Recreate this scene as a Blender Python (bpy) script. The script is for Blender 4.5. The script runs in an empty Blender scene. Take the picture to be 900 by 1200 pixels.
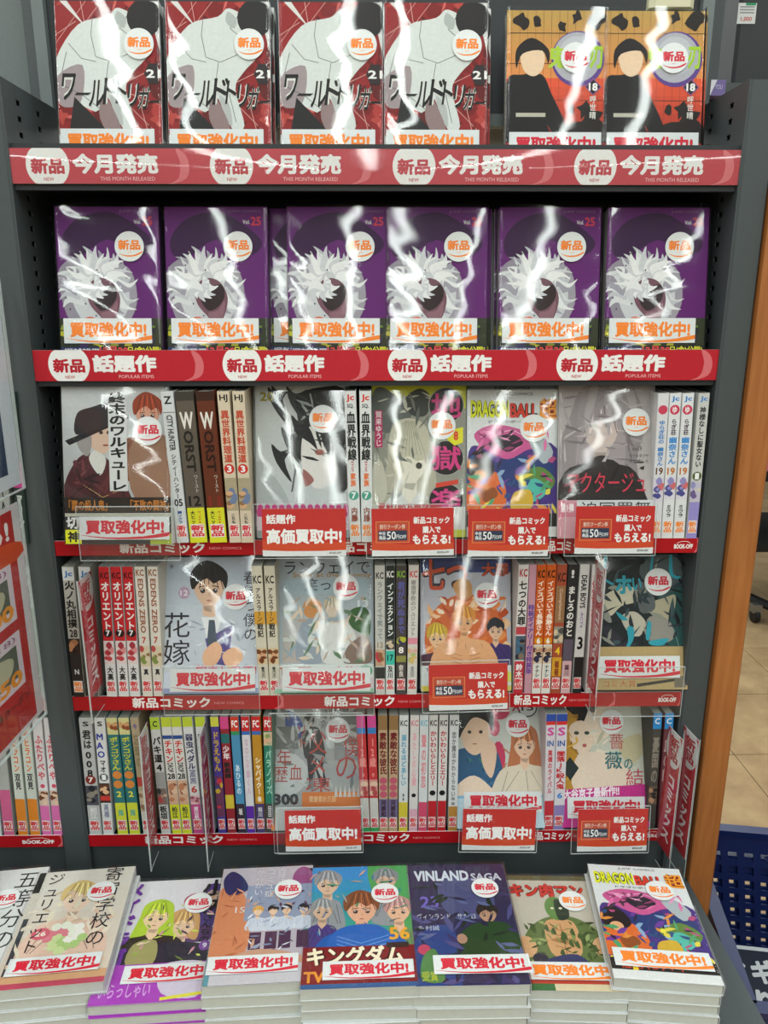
import bpy, math, random
from mathutils import Vector, Matrix
R = math.radians
random.seed(7)
S = bpy.context.scene
COL = S.collection

# ---------------------------------------------------------------- camera, world, lamps, exposure
EYE = 1.45
PITCH, YAW, FPX = R(15.25), R(0.89), 916.9
cam_d = bpy.data.cameras.new('camera')
cam = bpy.data.objects.new('camera', cam_d); COL.objects.link(cam)
cam.location = (0, 0, EYE)
cam.rotation_euler = (math.pi/2 - PITCH, 0, -YAW)
cam_d.sensor_fit = 'VERTICAL'; cam_d.sensor_height = 36.0
cam_d.lens = FPX/1200*36.0
cam_d.clip_start = 0.02
S.camera = cam
S.view_settings.view_transform = 'Standard'
S.view_settings.look = 'None'
S.view_settings.gamma = 1
S.view_settings.use_curve_mapping = False
S.view_settings.exposure = 0.0
S.cycles.use_denoising = True
S.cycles.transparent_max_bounces = 24
S.cycles.max_bounces = 8
S.cycles.sample_clamp_indirect = 4

W = bpy.data.worlds.new('store_air'); S.world = W; W.use_nodes = True
W.node_tree.nodes['Background'].inputs[0].default_value = (0.86, 0.93, 0.95, 1)
W.node_tree.nodes['Background'].inputs[1].default_value = 0.30

def tube_light(x, y0, y1, z, power, w=0.05):
    L = bpy.data.lights.new('ceiling_tube', 'AREA'); L.shape = 'RECTANGLE'
    L.size = w; L.size_y = y1-y0; L.energy = power; L.color = (0.93, 1.0, 0.97)
    o = bpy.data.objects.new('ceiling_tube', L); COL.objects.link(o)
    o.location = (x, (y0+y1)/2, z); o.rotation_euler = (0, 0, 0)
for x in (-1.9, -.8, -.02, .8, 1.9):
    tube_light(x, -15.0, 6.5, 2.72, 150, .08)

_cx, _sx = math.cos(PITCH), math.sin(PITCH)
_fw = Vector((math.sin(YAW)*_cx, math.cos(YAW)*_cx, -_sx))
_rt = Vector((math.cos(YAW), -math.sin(YAW), 0))
_up = _rt.cross(_fw)
def ray(px, py):
    return _fw + _rt*((px-450)/FPX) - _up*((py-600)/FPX)
def P(px, py, Y):
    """the place in the shop seen at a pixel of the photograph, on the vertical plane at depth Y"""
    d = ray(px, py); t = Y/d.y
    return Vector((d.x*t, Y, EYE+d.z*t))
def PZ(px, py, z):
    d = ray(px, py); t = (z-EYE)/d.z
    return Vector((d.x*t, d.y*t, z))

# ---------------------------------------------------------------- materials
def lin(c):
    return c/12.92 if c <= 0.04045 else ((c+0.055)/1.055)**2.4
def hx(s):
    s = s.lstrip('#')
    if len(s) == 3: s = ''.join(c*2 for c in s)
    return tuple(lin(int(s[i:i+2], 16)/255) for i in (0, 2, 4)) + (1.0,)
def mat(name, col, rough=.5, metal=0, noise=0, scale=40, bump=0, coat=0, spec=.5):
    m = bpy.data.materials.new(name); m.use_nodes = True
    nt = m.node_tree; b = nt.nodes['Principled BSDF']
    c = hx(col)
    b.inputs['Base Color'].default_value = c
    b.inputs['Roughness'].default_value = rough
    b.inputs['Metallic'].default_value = metal
    b.inputs['Coat Weight'].default_value = coat
    b.inputs['Specular IOR Level'].default_value = spec
    if noise or bump:
        tc = nt.nodes.new('ShaderNodeTexCoord'); n = nt.nodes.new('ShaderNodeTexNoise')
        n.inputs['Scale'].default_value = scale; n.inputs['Detail'].default_value = 6
        nt.links.new(tc.outputs['Object'], n.inputs['Vector'])
        if noise:
            mx = nt.nodes.new('ShaderNodeMix'); mx.data_type = 'RGBA'
            mx.inputs['A'].default_value = tuple(v*(1-noise) for v in c[:3])+(1,)
            mx.inputs['B'].default_value = tuple(min(1, v*(1+noise)) for v in c[:3])+(1,)
            nt.links.new(n.outputs['Fac'], mx.inputs['Factor'])
            nt.links.new(mx.outputs['Result'], b.inputs['Base Color'])
        if bump:
            bp = nt.nodes.new('ShaderNodeBump'); bp.inputs['Strength'].default_value = bump
            bp.inputs['Distance'].default_value = .001
            nt.links.new(n.outputs['Fac'], bp.inputs['Height'])
            nt.links.new(bp.outputs['Normal'], b.inputs['Normal'])
    return m
def print_mat(name, rough, coat=0.0):
    m = bpy.data.materials.new(name); m.use_nodes = True
    nt = m.node_tree; b = nt.nodes['Principled BSDF']
    a = nt.nodes.new('ShaderNodeAttribute'); a.attribute_name = 'ink'
    n = nt.nodes.new('ShaderNodeTexNoise'); n.inputs['Scale'].default_value = 260
    tc = nt.nodes.new('ShaderNodeTexCoord'); nt.links.new(tc.outputs['Object'], n.inputs['Vector'])
    mr = nt.nodes.new('ShaderNodeMapRange'); mr.inputs['To Min'].default_value = .9; mr.inputs['To Max'].default_value = 1.08
    nt.links.new(n.outputs['Fac'], mr.inputs['Value'])
    mx = nt.nodes.new('ShaderNodeMix'); mx.data_type = 'RGBA'; mx.blend_type = 'MULTIPLY'
    mx.inputs['Factor'].default_value = 1
    nt.links.new(a.outputs['Color'], mx.inputs['A']); nt.links.new(mr.outputs['Result'], mx.inputs['B'])
    nt.links.new(mx.outputs['Result'], b.inputs['Base Color'])
    b.inputs['Roughness'].default_value = rough; b.inputs['Coat Weight'].default_value = coat
    b.inputs['Coat Roughness'].default_value = .08; b.inputs['Specular IOR Level'].default_value = .22
    return m
def clear_mat(name, haze, tint, ior=1.45, rough=.02, bump=0, scale=30, aniso=1.0, haze_col=(.85, .9, .9, 1)):
    """thin clear sheet: see-through, with real Fresnel gloss and a little milky scatter"""
    m = bpy.data.materials.new(name); m.use_nodes = True
    nt = m.node_tree; nt.nodes.clear(); N = nt.nodes.new; L = nt.links.new
    out = N('ShaderNodeOutputMaterial'); tr = N('ShaderNodeBsdfTransparent'); tr.inputs[0].default_value = hx(tint)
    gl = N('ShaderNodeBsdfGlossy'); gl.inputs['Roughness'].default_value = rough
    fr = N('ShaderNodeFresnel'); fr.inputs['IOR'].default_value = ior
    mx = N('ShaderNodeMixShader'); df = N('ShaderNodeBsdfDiffuse'); df.inputs[0].default_value = haze_col
    m2 = N('ShaderNodeMixShader'); m2.inputs[0].default_value = haze
    L(tr.outputs[0], m2.inputs[1]); L(df.outputs[0], m2.inputs[2])
    ge = N('ShaderNodeNewGeometry'); mr = N('ShaderNodeMapRange')          # same Fresnel from both sides of the thin sheet
    mr.inputs['To Min'].default_value = ior; mr.inputs['To Max'].default_value = 1/ior
    L(ge.outputs['Backfacing'], mr.inputs['Value']); L(mr.outputs['Result'], fr.inputs['IOR'])
    L(fr.outputs[0], mx.inputs[0]); L(m2.outputs[0], mx.inputs[1]); L(gl.outputs[0], mx.inputs[2])
    if bump:
        tc = N('ShaderNodeTexCoord'); mp = N('ShaderNodeMapping'); mp.inputs['Scale'].default_value = (1, 1, aniso)
        n = N('ShaderNodeTexNoise'); n.inputs['Scale'].default_value = scale; n.inputs['Detail'].default_value = 2.5
        L(tc.outputs['Object'], mp.inputs[0]); L(mp.outputs[0], n.inputs['Vector'])
        bp = N('ShaderNodeBump'); bp.inputs['Strength'].default_value = 1; bp.inputs['Distance'].default_value = bump
        L(n.outputs['Fac'], bp.inputs['Height'])
        L(bp.outputs[0], gl.inputs['Normal']); L(bp.outputs[0], fr.inputs['Normal'])
    L(mx.outputs[0], out.inputs[0])
    return m
M = dict(
    ink=print_mat('printed_paper', .5), gloss_ink=print_mat('laminated_print', .42),
    cover=mat('cover_paper', '#d8dcdc', .45, noise=.05), pages=mat('page_paper', '#a3a49b', .85, noise=.12, scale=120, bump=.4),
    pages_light=mat('fresh_page_paper', '#bdc1ba', .85, noise=.08, scale=120, bump=.4),
    steel=mat('powder_coated_steel', '#3f4648', .55, noise=.06, scale=220, bump=.25),
    steel_light=mat('light_grey_steel', '#666e6e', .5, noise=.05, scale=200, bump=.2),
    steel_dark=mat('dark_grey_steel', '#23272a', .6, noise=.06, scale=200, bump=.2),
    black=mat('black_plastic', '#0d0e10', .5), card=mat('card_stock', '#d9dcdc', .5, noise=.03),
    rail=mat('grey_rail_plastic', '#6a6f70', .4), white_wall=mat('painted_wall', '#8f918d', .8, noise=.04, scale=8),
    pink=mat('pink_cloth', '#cf6f84', .8, noise=.3, scale=30, bump=.6), ivory=mat('ivory_plastic', '#c9c4a6', .35),
    blue=mat('navy_basket_plastic', '#0f1d4c', .32, noise=.05, scale=60, bump=.15), chrome=mat('brushed_metal', '#9a9c9e', .3, metal=.9),
    film=clear_mat('shrink_film', .004, '#fefefe', 1.5, .06, bump=.00022, scale=12, aniso=.3),
    film_low=clear_mat('loose_shrink_film', .004, '#fefefe', 1.6, .06, bump=.00014, scale=9, aniso=.3),
    acrylic=clear_mat('clear_acrylic', .012, '#fcfdfd', 1.38, .03), acrylic_edge=clear_mat('acrylic_cut_edge', .35, '#eef4f4', 1.49, .12),
    rail_film=clear_mat('rail_cover_plastic', .04, '#fbfbfb', 1.5, .06, bump=.0006, scale=7),
)
def wood_mat():
    m = bpy.data.materials.new('orange_wood'); m.use_nodes = True; nt = m.node_tree; b = nt.nodes['Principled BSDF']
    N = nt.nodes.new; L = nt.links.new
    tc = N('ShaderNodeTexCoord'); mp = N('ShaderNodeMapping'); mp.inputs['Scale'].default_value = (60, 60, 3)
    n = N('ShaderNodeTexNoise'); n.inputs['Scale'].default_value = 3; n.inputs['Detail'].default_value = 8
    n2 = N('ShaderNodeTexNoise'); n2.inputs['Scale'].default_value = 14
    L(tc.outputs['Object'], mp.inputs[0]); L(mp.outputs[0], n.inputs['Vector']); L(tc.outputs['Object'], n2.inputs['Vector'])
    r = N('ShaderNodeValToRGB'); r.color_ramp.elements[0].position = .3; r.color_ramp.elements[1].position = .75
    r.color_ramp.elements[0].color = hx('#9a5a24'); r.color_ramp.elements[1].color = hx('#b4713a')
    mx = N('ShaderNodeMix'); mx.data_type = 'RGBA'; mx.blend_type = 'MULTIPLY'; mx.inputs['Factor'].default_value = .25
    L(n.outputs['Fac'], r.inputs[0]); L(r.outputs[0], mx.inputs['A']); L(n2.outputs['Fac'], mx.inputs['B'])
    L(mx.outputs['Result'], b.inputs['Base Color']); b.inputs['Roughness'].default_value = .5
    return m
M['wood'] = wood_mat()
def tile_mat():
    m = bpy.data.materials.new('stone_floor_tile'); m.use_nodes = True; nt = m.node_tree; b = nt.nodes['Principled BSDF']
    N = nt.nodes.new; L = nt.links.new
    tc = N('ShaderNodeNewGeometry'); n = N('ShaderNodeTexNoise'); n.inputs['Scale'].default_value = 7; n.inputs['Detail'].default_value = 8
    n.inputs['Roughness'].default_value = .65
    L(tc.outputs['Position'], n.inputs['Vector'])
    r = N('ShaderNodeValToRGB'); r.color_ramp.elements[0].position = .32; r.color_ramp.elements[1].position = .7
    r.color_ramp.elements[0].color = hx('#93795a'); r.color_ramp.elements[1].color = hx('#b79c76')
    L(n.outputs['Fac'], r.inputs[0]); L(r.outputs[0], b.inputs['Base Color']); b.inputs['Roughness'].default_value = .28
    return m
M['tile'] = tile_mat()

# ---------------------------------------------------------------- helpers
def link(o, parent=None):
    COL.objects.link(o)
    if parent is not None: o.parent = parent
    return o
def tag(o, label=None, cat=None, group=None, kind=None):
    if label: o['label'] = label
    if cat: o['category'] = cat
    if group: o['group'] = group
    if kind: o['kind'] = kind
    return o
def thing(name, label, cat, loc=(0, 0, 0), rot=(0, 0, 0), group=None):
    o = bpy.data.objects.new(name, None); o.empty_display_size = .02
    link(o); o.location = loc; o.rotation_euler = rot
    return tag(o, label, cat, group)
class MB:
    """collects boxes, quads and rods; build() links them as one mesh object"""
    def __init__(s): s.v = []; s.f = []; s.sm = False
    def add(s, v, f):
        k = len(s.v); s.v += [tuple(p) for p in v]; s.f += [tuple(i+k for i in q) for q in f]; return s
    def box(s, x0, x1, y0, y1, z0, z1, m=None, bev=0):
        if bev:
            b = bev
            pr = [(x0+b, y0), (x1-b, y0), (x1, y0+b), (x1, y1-b), (x1-b, y1), (x0+b, y1), (x0, y1-b), (x0, y0+b)]
            return s.prism(pr, z0, z1, m)
        v = [(x, y, z) for z in (z0, z1) for y in (y0, y1) for x in (x0, x1)]
        if m is not None: v = [m @ Vector(p) for p in v]
        return s.add(v, [(0, 2, 3, 1), (4, 5, 7, 6), (0, 1, 5, 4), (2, 6, 7, 3), (0, 4, 6, 2), (1, 3, 7, 5)])
    def prism(s, pr, z0, z1, m=None):
        n = len(pr); v = [(x, y, z0) for x, y in pr]+[(x, y, z1) for x, y in pr]
        if m is not None: v = [m @ Vector(p) for p in v]
        return s.add(v, [tuple(range(n))[::-1], tuple(range(n, 2*n))]+[(i, (i+1) % n, n+(i+1) % n, n+i) for i in range(n)])
    def rod(s, a, b, r, n=8):
        a = Vector(a); b = Vector(b); d = (b-a).normalized()
        u = d.orthogonal().normalized(); w = d.cross(u)
        v = [p+(u*math.cos(2*math.pi*i/n)+w*math.sin(2*math.pi*i/n))*r for p in (a, b) for i in range(n)]
        return s.add(v, [tuple(range(n))[::-1], tuple(range(n, 2*n))]+[(i, (i+1) % n, n+(i+1) % n, n+i) for i in range(n)])
    def sheet(s, x0, x1, y0, y1, z0, z1):
        """one thin film: a plane across whichever of x or y does not vary"""
        v = [(x0, y0, z0), (x1, y1, z0), (x1, y1, z1), (x0, y0, z1)]
        return s.add(v, [(0, 1, 2, 3)])
    def mesh(s, name, m, smooth=False):
        me = bpy.data.meshes.new(name); me.from_pydata(s.v, [], s.f); me.materials.append(m)
        if smooth: me.polygons.foreach_set('use_smooth', [True]*len(me.polygons))
        me.update(); return me
    def build(s, name, m, parent=None, smooth=False):
        return link(bpy.data.objects.new(name, s.mesh(name, m, smooth)), parent)

# ---- lettering
_gc = {}
def glyph(t, bold=.02, res=2):
    k = (t, bold)
    if k not in _gc:
        c = bpy.data.curves.new('t', 'FONT'); c.body = t; c.resolution_u = res
        o = bpy.data.objects.new('t', c); me = o.to_mesh()
        vs = [(v.co.x, v.co.y, 0) for v in me.vertices]; fs = [tuple(p.vertices) for p in me.polygons]
        if bold > .012:                      # heavier strokes: the same glyph struck several times round its place
            n = 8 if bold > .035 else 4; r = bold*.8; q = len(vs); V = []; F = []
            for i in range(n):
                d = (r*math.cos(2*math.pi*(i+.5)/n), r*math.sin(2*math.pi*(i+.5)/n))
                V += [(x+d[0], y+d[1], i*.22) for x, y, _ in vs]; F += [tuple(j+q*i for j in f) for f in fs]
            vs, fs = V, F
        _gc[k] = (vs, fs)
        o.to_mesh_clear(); bpy.data.objects.remove(o); bpy.data.curves.remove(c)
    return _gc[k]
def smooth_pts(pts, k=4):
    n = len(pts); out = []
    for i in range(n):
        p0, p1, p2, p3 = pts[i-1], pts[i], pts[(i+1) % n], pts[(i+2) % n]
        for j in range(k):
            t = j/k
            out.append(tuple(.5*((2*b)+(-a+c)*t+(2*a-5*b+4*c-d)*t*t+(-a+3*b-3*c+d)*t**3) for a, b, c, d in zip(p0, p1, p2, p3)))
    return out
class Art:
    """flat print in layout units: x right 0..1 of the width, y DOWN 0..1 of the height"""
    def __init__(s, w, h, step=.000008): s.w = w; s.h = h; s.V = []; s.F = []; s.C = []; s.n = 0; s.step = step
    def _put(s, pts, faces, col, clip=True):
        s.n += 1; b = len(s.V); c = hx(col)            # every shape its own thin layer of ink
        for p in pts:
            x, y = p[0], p[1]
            if clip: x = min(1, max(0, x)); y = min(1, max(0, y))
            s.V.append((x*s.w, (1-y)*s.h, (s.n+(p[2] if len(p) > 2 else 0))*s.step))
        s.F += [tuple(i+b for i in f) for f in faces]; s.C += [c]*len(faces)
        return s
    def poly(s, pts, col): return s._put(pts, [tuple(range(len(pts)))], col)
    def blob(s, pts, col, k=4): q = smooth_pts(pts, k); return s._put(q, [tuple(range(len(q)))], col)
    def rect(s, x0, y0, x1, y1, col): return s.poly([(x0, y0), (x1, y0), (x1, y1), (x0, y1)], col)
    def grad(s, x0, y0, x1, y1, c0, c1, n=8):
        a = [int(c0[i:i+2], 16) for i in (1, 3, 5)]; b = [int(c1[i:i+2], 16) for i in (1, 3, 5)]
        for i in range(n):
            t = i/(n-1); c = '#%02x%02x%02x' % tuple(int(p+(q-p)*t) for p, q in zip(a, b));             s.rect(x0, y0+(y1-y0)*i/n, x1, y0+(y1-y0)*(i+1)/n, c)
        return s
    def ell(s, cx, cy, rx, ry, col, n=24, a0=0, a1=360):
        q = [(cx+rx*math.cos(R(a0+(a1-a0)*i/n)), cy+ry*math.sin(R(a0+(a1-a0)*i/n))) for i in range(n + (a1-a0 < 360))]
        return s._put(q, [tuple(range(len(q)))], col)
    def disc(s, cx, cy, r, col, n=28): return s.ell(cx, cy, r/s.w, r/s.h, col, n)      # r in metres
    def line(s, pts, t, col):                                                             # t in metres
        for (x0, y0), (x1, y1) in zip(pts, pts[1:]):
            dx, dy = (x1-x0)*s.w, (y1-y0)*s.h; l = math.hypot(dx, dy) or 1e-6
            nx, ny = -dy/l*t/2/s.w, dx/l*t/2/s.h
            s.poly([(x0+nx, y0+ny), (x1+nx, y1+ny), (x1-nx, y1-ny), (x0-nx, y0-ny)], col)
        return s
    def text(s, t, x0, y0, x1, y1, col, bold=.02, shear=0, rise=0, rot=0):
        """one line stretched to the box; rot=90 reads downwards"""
        v, f = glyph(t, bold)
        if not v: return s
        ax, bx = min(p[0] for p in v), max(p[0] for p in v); ay, by = min(p[1] for p in v), max(p[1] for p in v)
        W_, H_ = (bx-ax) or 1, (by-ay) or 1; q = []
        for x, y, g in v:
            u = (x-ax)/W_; w = (y-ay)/H_
            if rot == 90: px, py = x0+(x1-x0)*w, y0+(y1-y0)*u
            else: px, py = x0+(x1-x0)*u+shear*(w-.5), y1-(y1-y0)*w-rise*u
            q.append((px, py, g))
        s._put(q, f, col); s.n += 2; return s
    def vtext(s, t, xc, y0, y1, wd, col, bold=.02, tight=1.0):
        """characters stacked downwards, each in its own cell; wd = cell width (share of the width)"""
        n = len(t); ch = (y1-y0)/n; Q = []; FF = []
        for i, c in enumerate(t):
            if c == ' ': continue
            v, f = glyph(c, bold); ty = y0+ch*i
            if c in 'ー〜-…' and len(t) > 1:
                q = [(xc+(.38-y)*wd, ty+ch*x, g) for x, y, g in v]
            else:
                wide = max(p[0] for p in v); o = .5 if wide > .6 else wide/2
                q = [(xc+(x-o)*wd, ty+ch*(.86-y)*tight, g) for x, y, g in v]
            FF += [tuple(j+len(Q) for j in z) for z in f]; Q += q
        if Q: s._put(Q, FF, col); s.n += 2
        return s
    def build(s, name, parent, place, m='ink'):
        me = s.mesh(name, place, m)
        return link(bpy.data.objects.new(name, me), parent)
    def mesh(s, name, place, m='ink'):
        me = bpy.data.meshes.new(name); me.from_pydata([place(*p) for p in s.V], [], s.F)
        a = me.attributes.new('ink', 'FLOAT_COLOR', 'CORNER')
        cols = []
        for f, c in zip(s.F, s.C): cols += list(c)*len(f)
        a.data.foreach_set('color', cols)
        me.materials.append(M[m]); me.update(); return me
    def busy(s, x0, y0, x1, y1, cols, n, r, seed=0, thin=.4):
        """loose brush marks that break up the colour fields of a printed picture"""
        rn = random.Random(seed); q = s.w/s.h
        for i in range(n):
            x, y = rn.uniform(x0, x1), rn.uniform(y0, y1); t = rn.uniform(0, 3.14); a, b = r*rn.uniform(.5, 1.4), r*thin*rn.uniform(.4, 1.2)
            c, d = math.cos(t), math.sin(t); pts = []
            for u, v in ((-a, 0), (-a*.3, b), (a*.6, b*.7), (a, 0), (a*.2, -b), (-a*.5, -b*.5)):
                pts.append((min(x1, max(x0, x+u*c-v*d)), min(y1, max(y0, y+(u*d+v*c)*q)), (i % 5)*.25))
            s._put(pts, [tuple(range(6))], cols[i % len(cols)])
            if i % 5: s.n -= 1
        return s
    # --- plain figures for the cover pictures
    def figure(s, x, y, r, skin='#e8c9ae', hair='#2a2422', cloth='#555b66', long=0, face=True, body=1.0, up=0):
        """a generic person: head centre (x,y), head half-width r (share of width)"""
        q = s.w/s.h; ry = r*1.2*q
        if long: s.blob([(x-r*1.2, y), (x-r*1.0, y-ry*1.1), (x, y-ry*1.5), (x+r*1.0, y-ry*1.1), (x+r*1.3, y), (x+r*(1.1+long*.3), y+ry*(1+long)), (x, y+ry*(.6+long)), (x-r*(1.1+long*.3), y+ry*(1+long))], hair)
        s.blob([(x-r*.35, y+ry*.7), (x+r*.35, y+ry*.7), (x+r*.45, y+ry*1.4), (x+r*2.2*body, y+ry*1.9), (x+r*2.7*body, y+ry*4.2), (x-r*2.7*body, y+ry*4.2), (x-r*2.2*body, y+ry*1.9), (x-r*.45, y+ry*1.4)], cloth)
        s.poly([(x-r*.35, y+ry*.5), (x+r*.35, y+ry*.5), (x+r*.4, y+ry*1.45), (x, y+ry*1.9), (x-r*.4, y+ry*1.45)], skin)
        s.blob([(x-r*.9, y-ry*.4), (x, y-ry), (x+r*.9, y-ry*.4), (x+r*.78, y+ry*.45), (x, y+ry*1.05), (x-r*.78, y+ry*.45)], skin)
        s.blob([(x-r*1.05, y+ry*.1), (x-r*1.1, y-ry*.8), (x-r*.1, y-ry*1.4), (x+r*1.1, y-ry*.8), (x+r*1.05, y+ry*.1), (x+r*.75, y-ry*.35), (x+r*.3, y-ry*.2), (x-r*.1, y-ry*.45), (x-r*.6, y-ry*.25)], hair)
        dk = lambda c, f: '#%02x%02x%02x' % tuple(max(0, min(255, int(int(c[i:i+2], 16)*f))) for i in (1, 3, 5))
        s.poly([(x-r*.36, y+ry*.98), (x+r*.36, y+ry*.98), (x+r*.2, y+ry*1.3), (x-r*.28, y+ry*1.2)], dk(skin, .8))
        for i in range(7):                     # strands, folds
            q0 = -.9+i*.3; s.line([(x+r*(q0*.5), y-ry*1.15), (x+r*q0, y-ry*(.15 if abs(q0) < .5 else -.1))], r*s.w*.05, dk(hair, 1.5 if i % 2 else .6))
        for q0, q1 in ((-.5, -1.9), (.55, 1.8), (.1, .3), (1.5, 2.2), (-1.5, -2.1)): s.line([(x+r*q0*body, y+ry*1.9), (x+r*q1*body, y+ry*3.6)], r*s.w*.05, dk(cloth, .6))
        if face:
            for sx in (-1, 1):
                s.line([(x+sx*r*.2, y-ry*.08), (x+sx*r*.6, y-ry*.02)], r*s.w*.06, dk(hair, .7))
                s.ell(x+sx*r*.38, y+ry*.18, r*.16, ry*.13, '#3a3230', 12); s.ell(x+sx*r*.42, y+ry*.13, r*.05, ry*.04, '#e0e0e0', 6)
            s.line([(x, y+ry*.3), (x+r*.06, y+ry*.45)], r*s.w*.04, dk(skin, .7))
            s.ell(x, y+ry*.68, r*.16, ry*.04, '#a8604f', 8)
        return s

# ---------------------------------------------------------------- the shelving unit
D = 0.905                                  # depth of the label strips
XL, XR = -.3826, .3971                     # inner faces of the side panels
STRIP = [(.1537, .1187), (-.0561, -.0906), (-.2813, -.3000), (-.4883, -.5084), (-.6942, -.7123)]
STRIP = [(EYE+a, EYE+b) for a, b in STRIP]
SHELF = [EYE+.1390, EYE-.0790, EYE-.2820, EYE-.4890, EYE-.6950]
YB = 1.062                                 # back panel
LEDGE = EYE-.771
PANEL_TOP = EYE+.222
unit = thing('shelving_unit', 'dark grey steel shelving unit with five shelves and an orange wood end panel', 'shelving', (0, YB, 0))
def U(mb, name, m, parent=None, **k):
    o = mb.build(name, m, unit if parent is None else parent, **k)
    if parent is None: o.matrix_parent_inverse = Matrix.Translation((0, -YB, 0))
    return o
def perforated(x, side, y0, y1, z0, z1):
    """side panel with two columns of little slots; side = +1 faces +x"""
    mb = MB(); t = .0012
    cols = [(y0+.034, y0+.044), (y0+.088, y0+.098)]
    ys = [y0]+[c for p in cols for c in p]+[y1]
    xa, xb = (x-t, x) if side > 0 else (x, x+t)
    for i in range(0, len(ys)-1, 2): mb.box(xa, xb, ys[i], ys[i+1], z0, z1)
    pitch, hh = .0161, .0055; n = int((z1-z0)/pitch)
    for c in cols:
        for i in range(n):
            mb.box(xa, xb, c[0], c[1], z0+i*pitch, z0+(i+1)*pitch-hh)
        mb.box(xa, xb, c[0], c[1], z0+n*pitch, z1)
    back = MB(); xc = x-side*.006
    back.box(min(xc, xc-side*.002), max(xc, xc-side*.002), y0, y1, z0, z1)
    return mb, back
for x, sd in ((XL, 1), (XR, -1)):
    pm, bk = perforated(x, sd, D-.002, YB, .45, PANEL_TOP)
    o = U(pm, 'side_panel', M['steel']); U(bk, 'panel_backing', M['black'], o)
for x0, x1 in ((XL-.0335, XL-.0012), (XR+.0012, XR+.0325)):
    U(MB().box(x0, x1, D-.004, D+.030, .05, PANEL_TOP-.001, bev=.002), 'upright_post', M['steel'])
XLB = XL-.0335                              # left unit begins here
def shelf_board(x0, x1, k, par, f=U):
    zt = SHELF[k]; zb = STRIP[k][1]-.006 if k < 2 else STRIP[k][1]-.001
    mb = MB().box(x0, x1, D+.004, YB, zt-.018, zt)
    mb.box(x0, x1, D+.0035, D+.012, zb, zt+(.0 if k > 1 else .02))
    return f(mb, 'shelf_board', M['steel_dark'] if k < 2 else M['steel'])
for k in range(5): shelf_board(XL+.0006, XR-.0006, k, unit)
U(MB().box(XL, XR, YB, YB+.012, .45, EYE+.125), 'back_panel', M['steel_dark'])
U(MB().box(XL, XR, D+.008, D+.02, LEDGE, STRIP[4][1]-.001), 'kick_panel', M['steel'])
U(MB().box(XLB, XR+.034, .66, D+.02, LEDGE-.03, LEDGE, bev=0), 'display_ledge', M['steel'])
U(MB().box(XLB, XR+.030, .70, D+.02, .10, LEDGE-.03), 'ledge_cabinet', M['steel_dark'])
U(MB().box(XLB, XR+.030, .74, YB, .0, .10), 'plinth', M['black'])
# wooden end panel on the right of the unit
xw0 = XR+.0335
U(MB().box(xw0, xw0+.034, D-.012, YB+.02, 0.0, EYE+.125, bev=.0015), 'wood_end_panel', M['wood'])
# framed back above the top shelf
def back_frame(x0, x1, z0, z1):
    fr = MB(); w = .014; ya, yb = YB-.004, YB+.012
    fr.box(x0, x0+w, ya, yb, z0, z1); fr.box(x1-w, x1, ya, yb, z0, z1)
    fr.box(x0+w, x1-w, ya, yb, z0, z0+w)
    o = U(fr, 'back_frame', M['steel_light'])
    U(MB().box(x0+w, x1-w, yb-.006, yb-.002, z0+w, z1), 'back_infill', M['steel_dark'], o)
xf0, xf1 = P(36, 5, YB-.004).x, P(838, 5, YB-.004).x
back_frame(xf0, xf1, P(50, 147, YB).z, 2.25)
U(MB().box(xf0-.012, xf0, YB-.002, YB+.02, 1.2, 2.3), 'rear_post', M['steel'])
U(MB().box(xf1+.002, xf1+.014, YB+.02, YB+.04, 1.2, 2.3).box(xf1+.024, xf1+.034, YB+.05, YB+.07, 1.2, 2.3), 'rear_post', M['steel'])

# neighbouring unit on the left
left = thing('shelving_unit', 'neighbouring grey shelving unit cut off by the left edge', 'shelving', (XLB-.4, YB, 0))
def UL(mb, name, m, **k):
    o = mb.build(name, m, left, **k); o.matrix_parent_inverse = Matrix.Translation((-(XLB-.4), -YB, 0)); return o
pm, bk = perforated(XLB, -1, D-.002, YB, .45, PANEL_TOP)
UL(pm, 'side_panel', M['steel'])
for k in range(5): shelf_board(XLB-.86, XLB-.0015, k, left, UL)
UL(MB().box(XLB-.86, XLB-.001, YB, YB+.012, .45, EYE+.125), 'back_panel', M['steel_dark'])
UL(MB().box(XLB-.86, XLB-.001, .66, D+.02, LEDGE-.03, LEDGE), 'display_ledge', M['steel'])
UL(MB().box(XLB-.86, XLB-.001, .70, D+.02, .10, LEDGE-.03), 'ledge_cabinet', M['steel_dark'])
UL(MB().box(XLB-.86, XLB-.001, .74, YB, .0, .10), 'plinth', M['black'])
UL(MB().box(XLB-.86, XLB-.001, D+.008, D+.02, LEDGE, STRIP[4][1]-.001), 'kick_panel', M['steel'])

UL(MB().box(xf0-.26, xf0-.012, YB+.03, YB+.05, 1.1, 2.3), 'rear_cladding', M['steel_light'])

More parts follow.
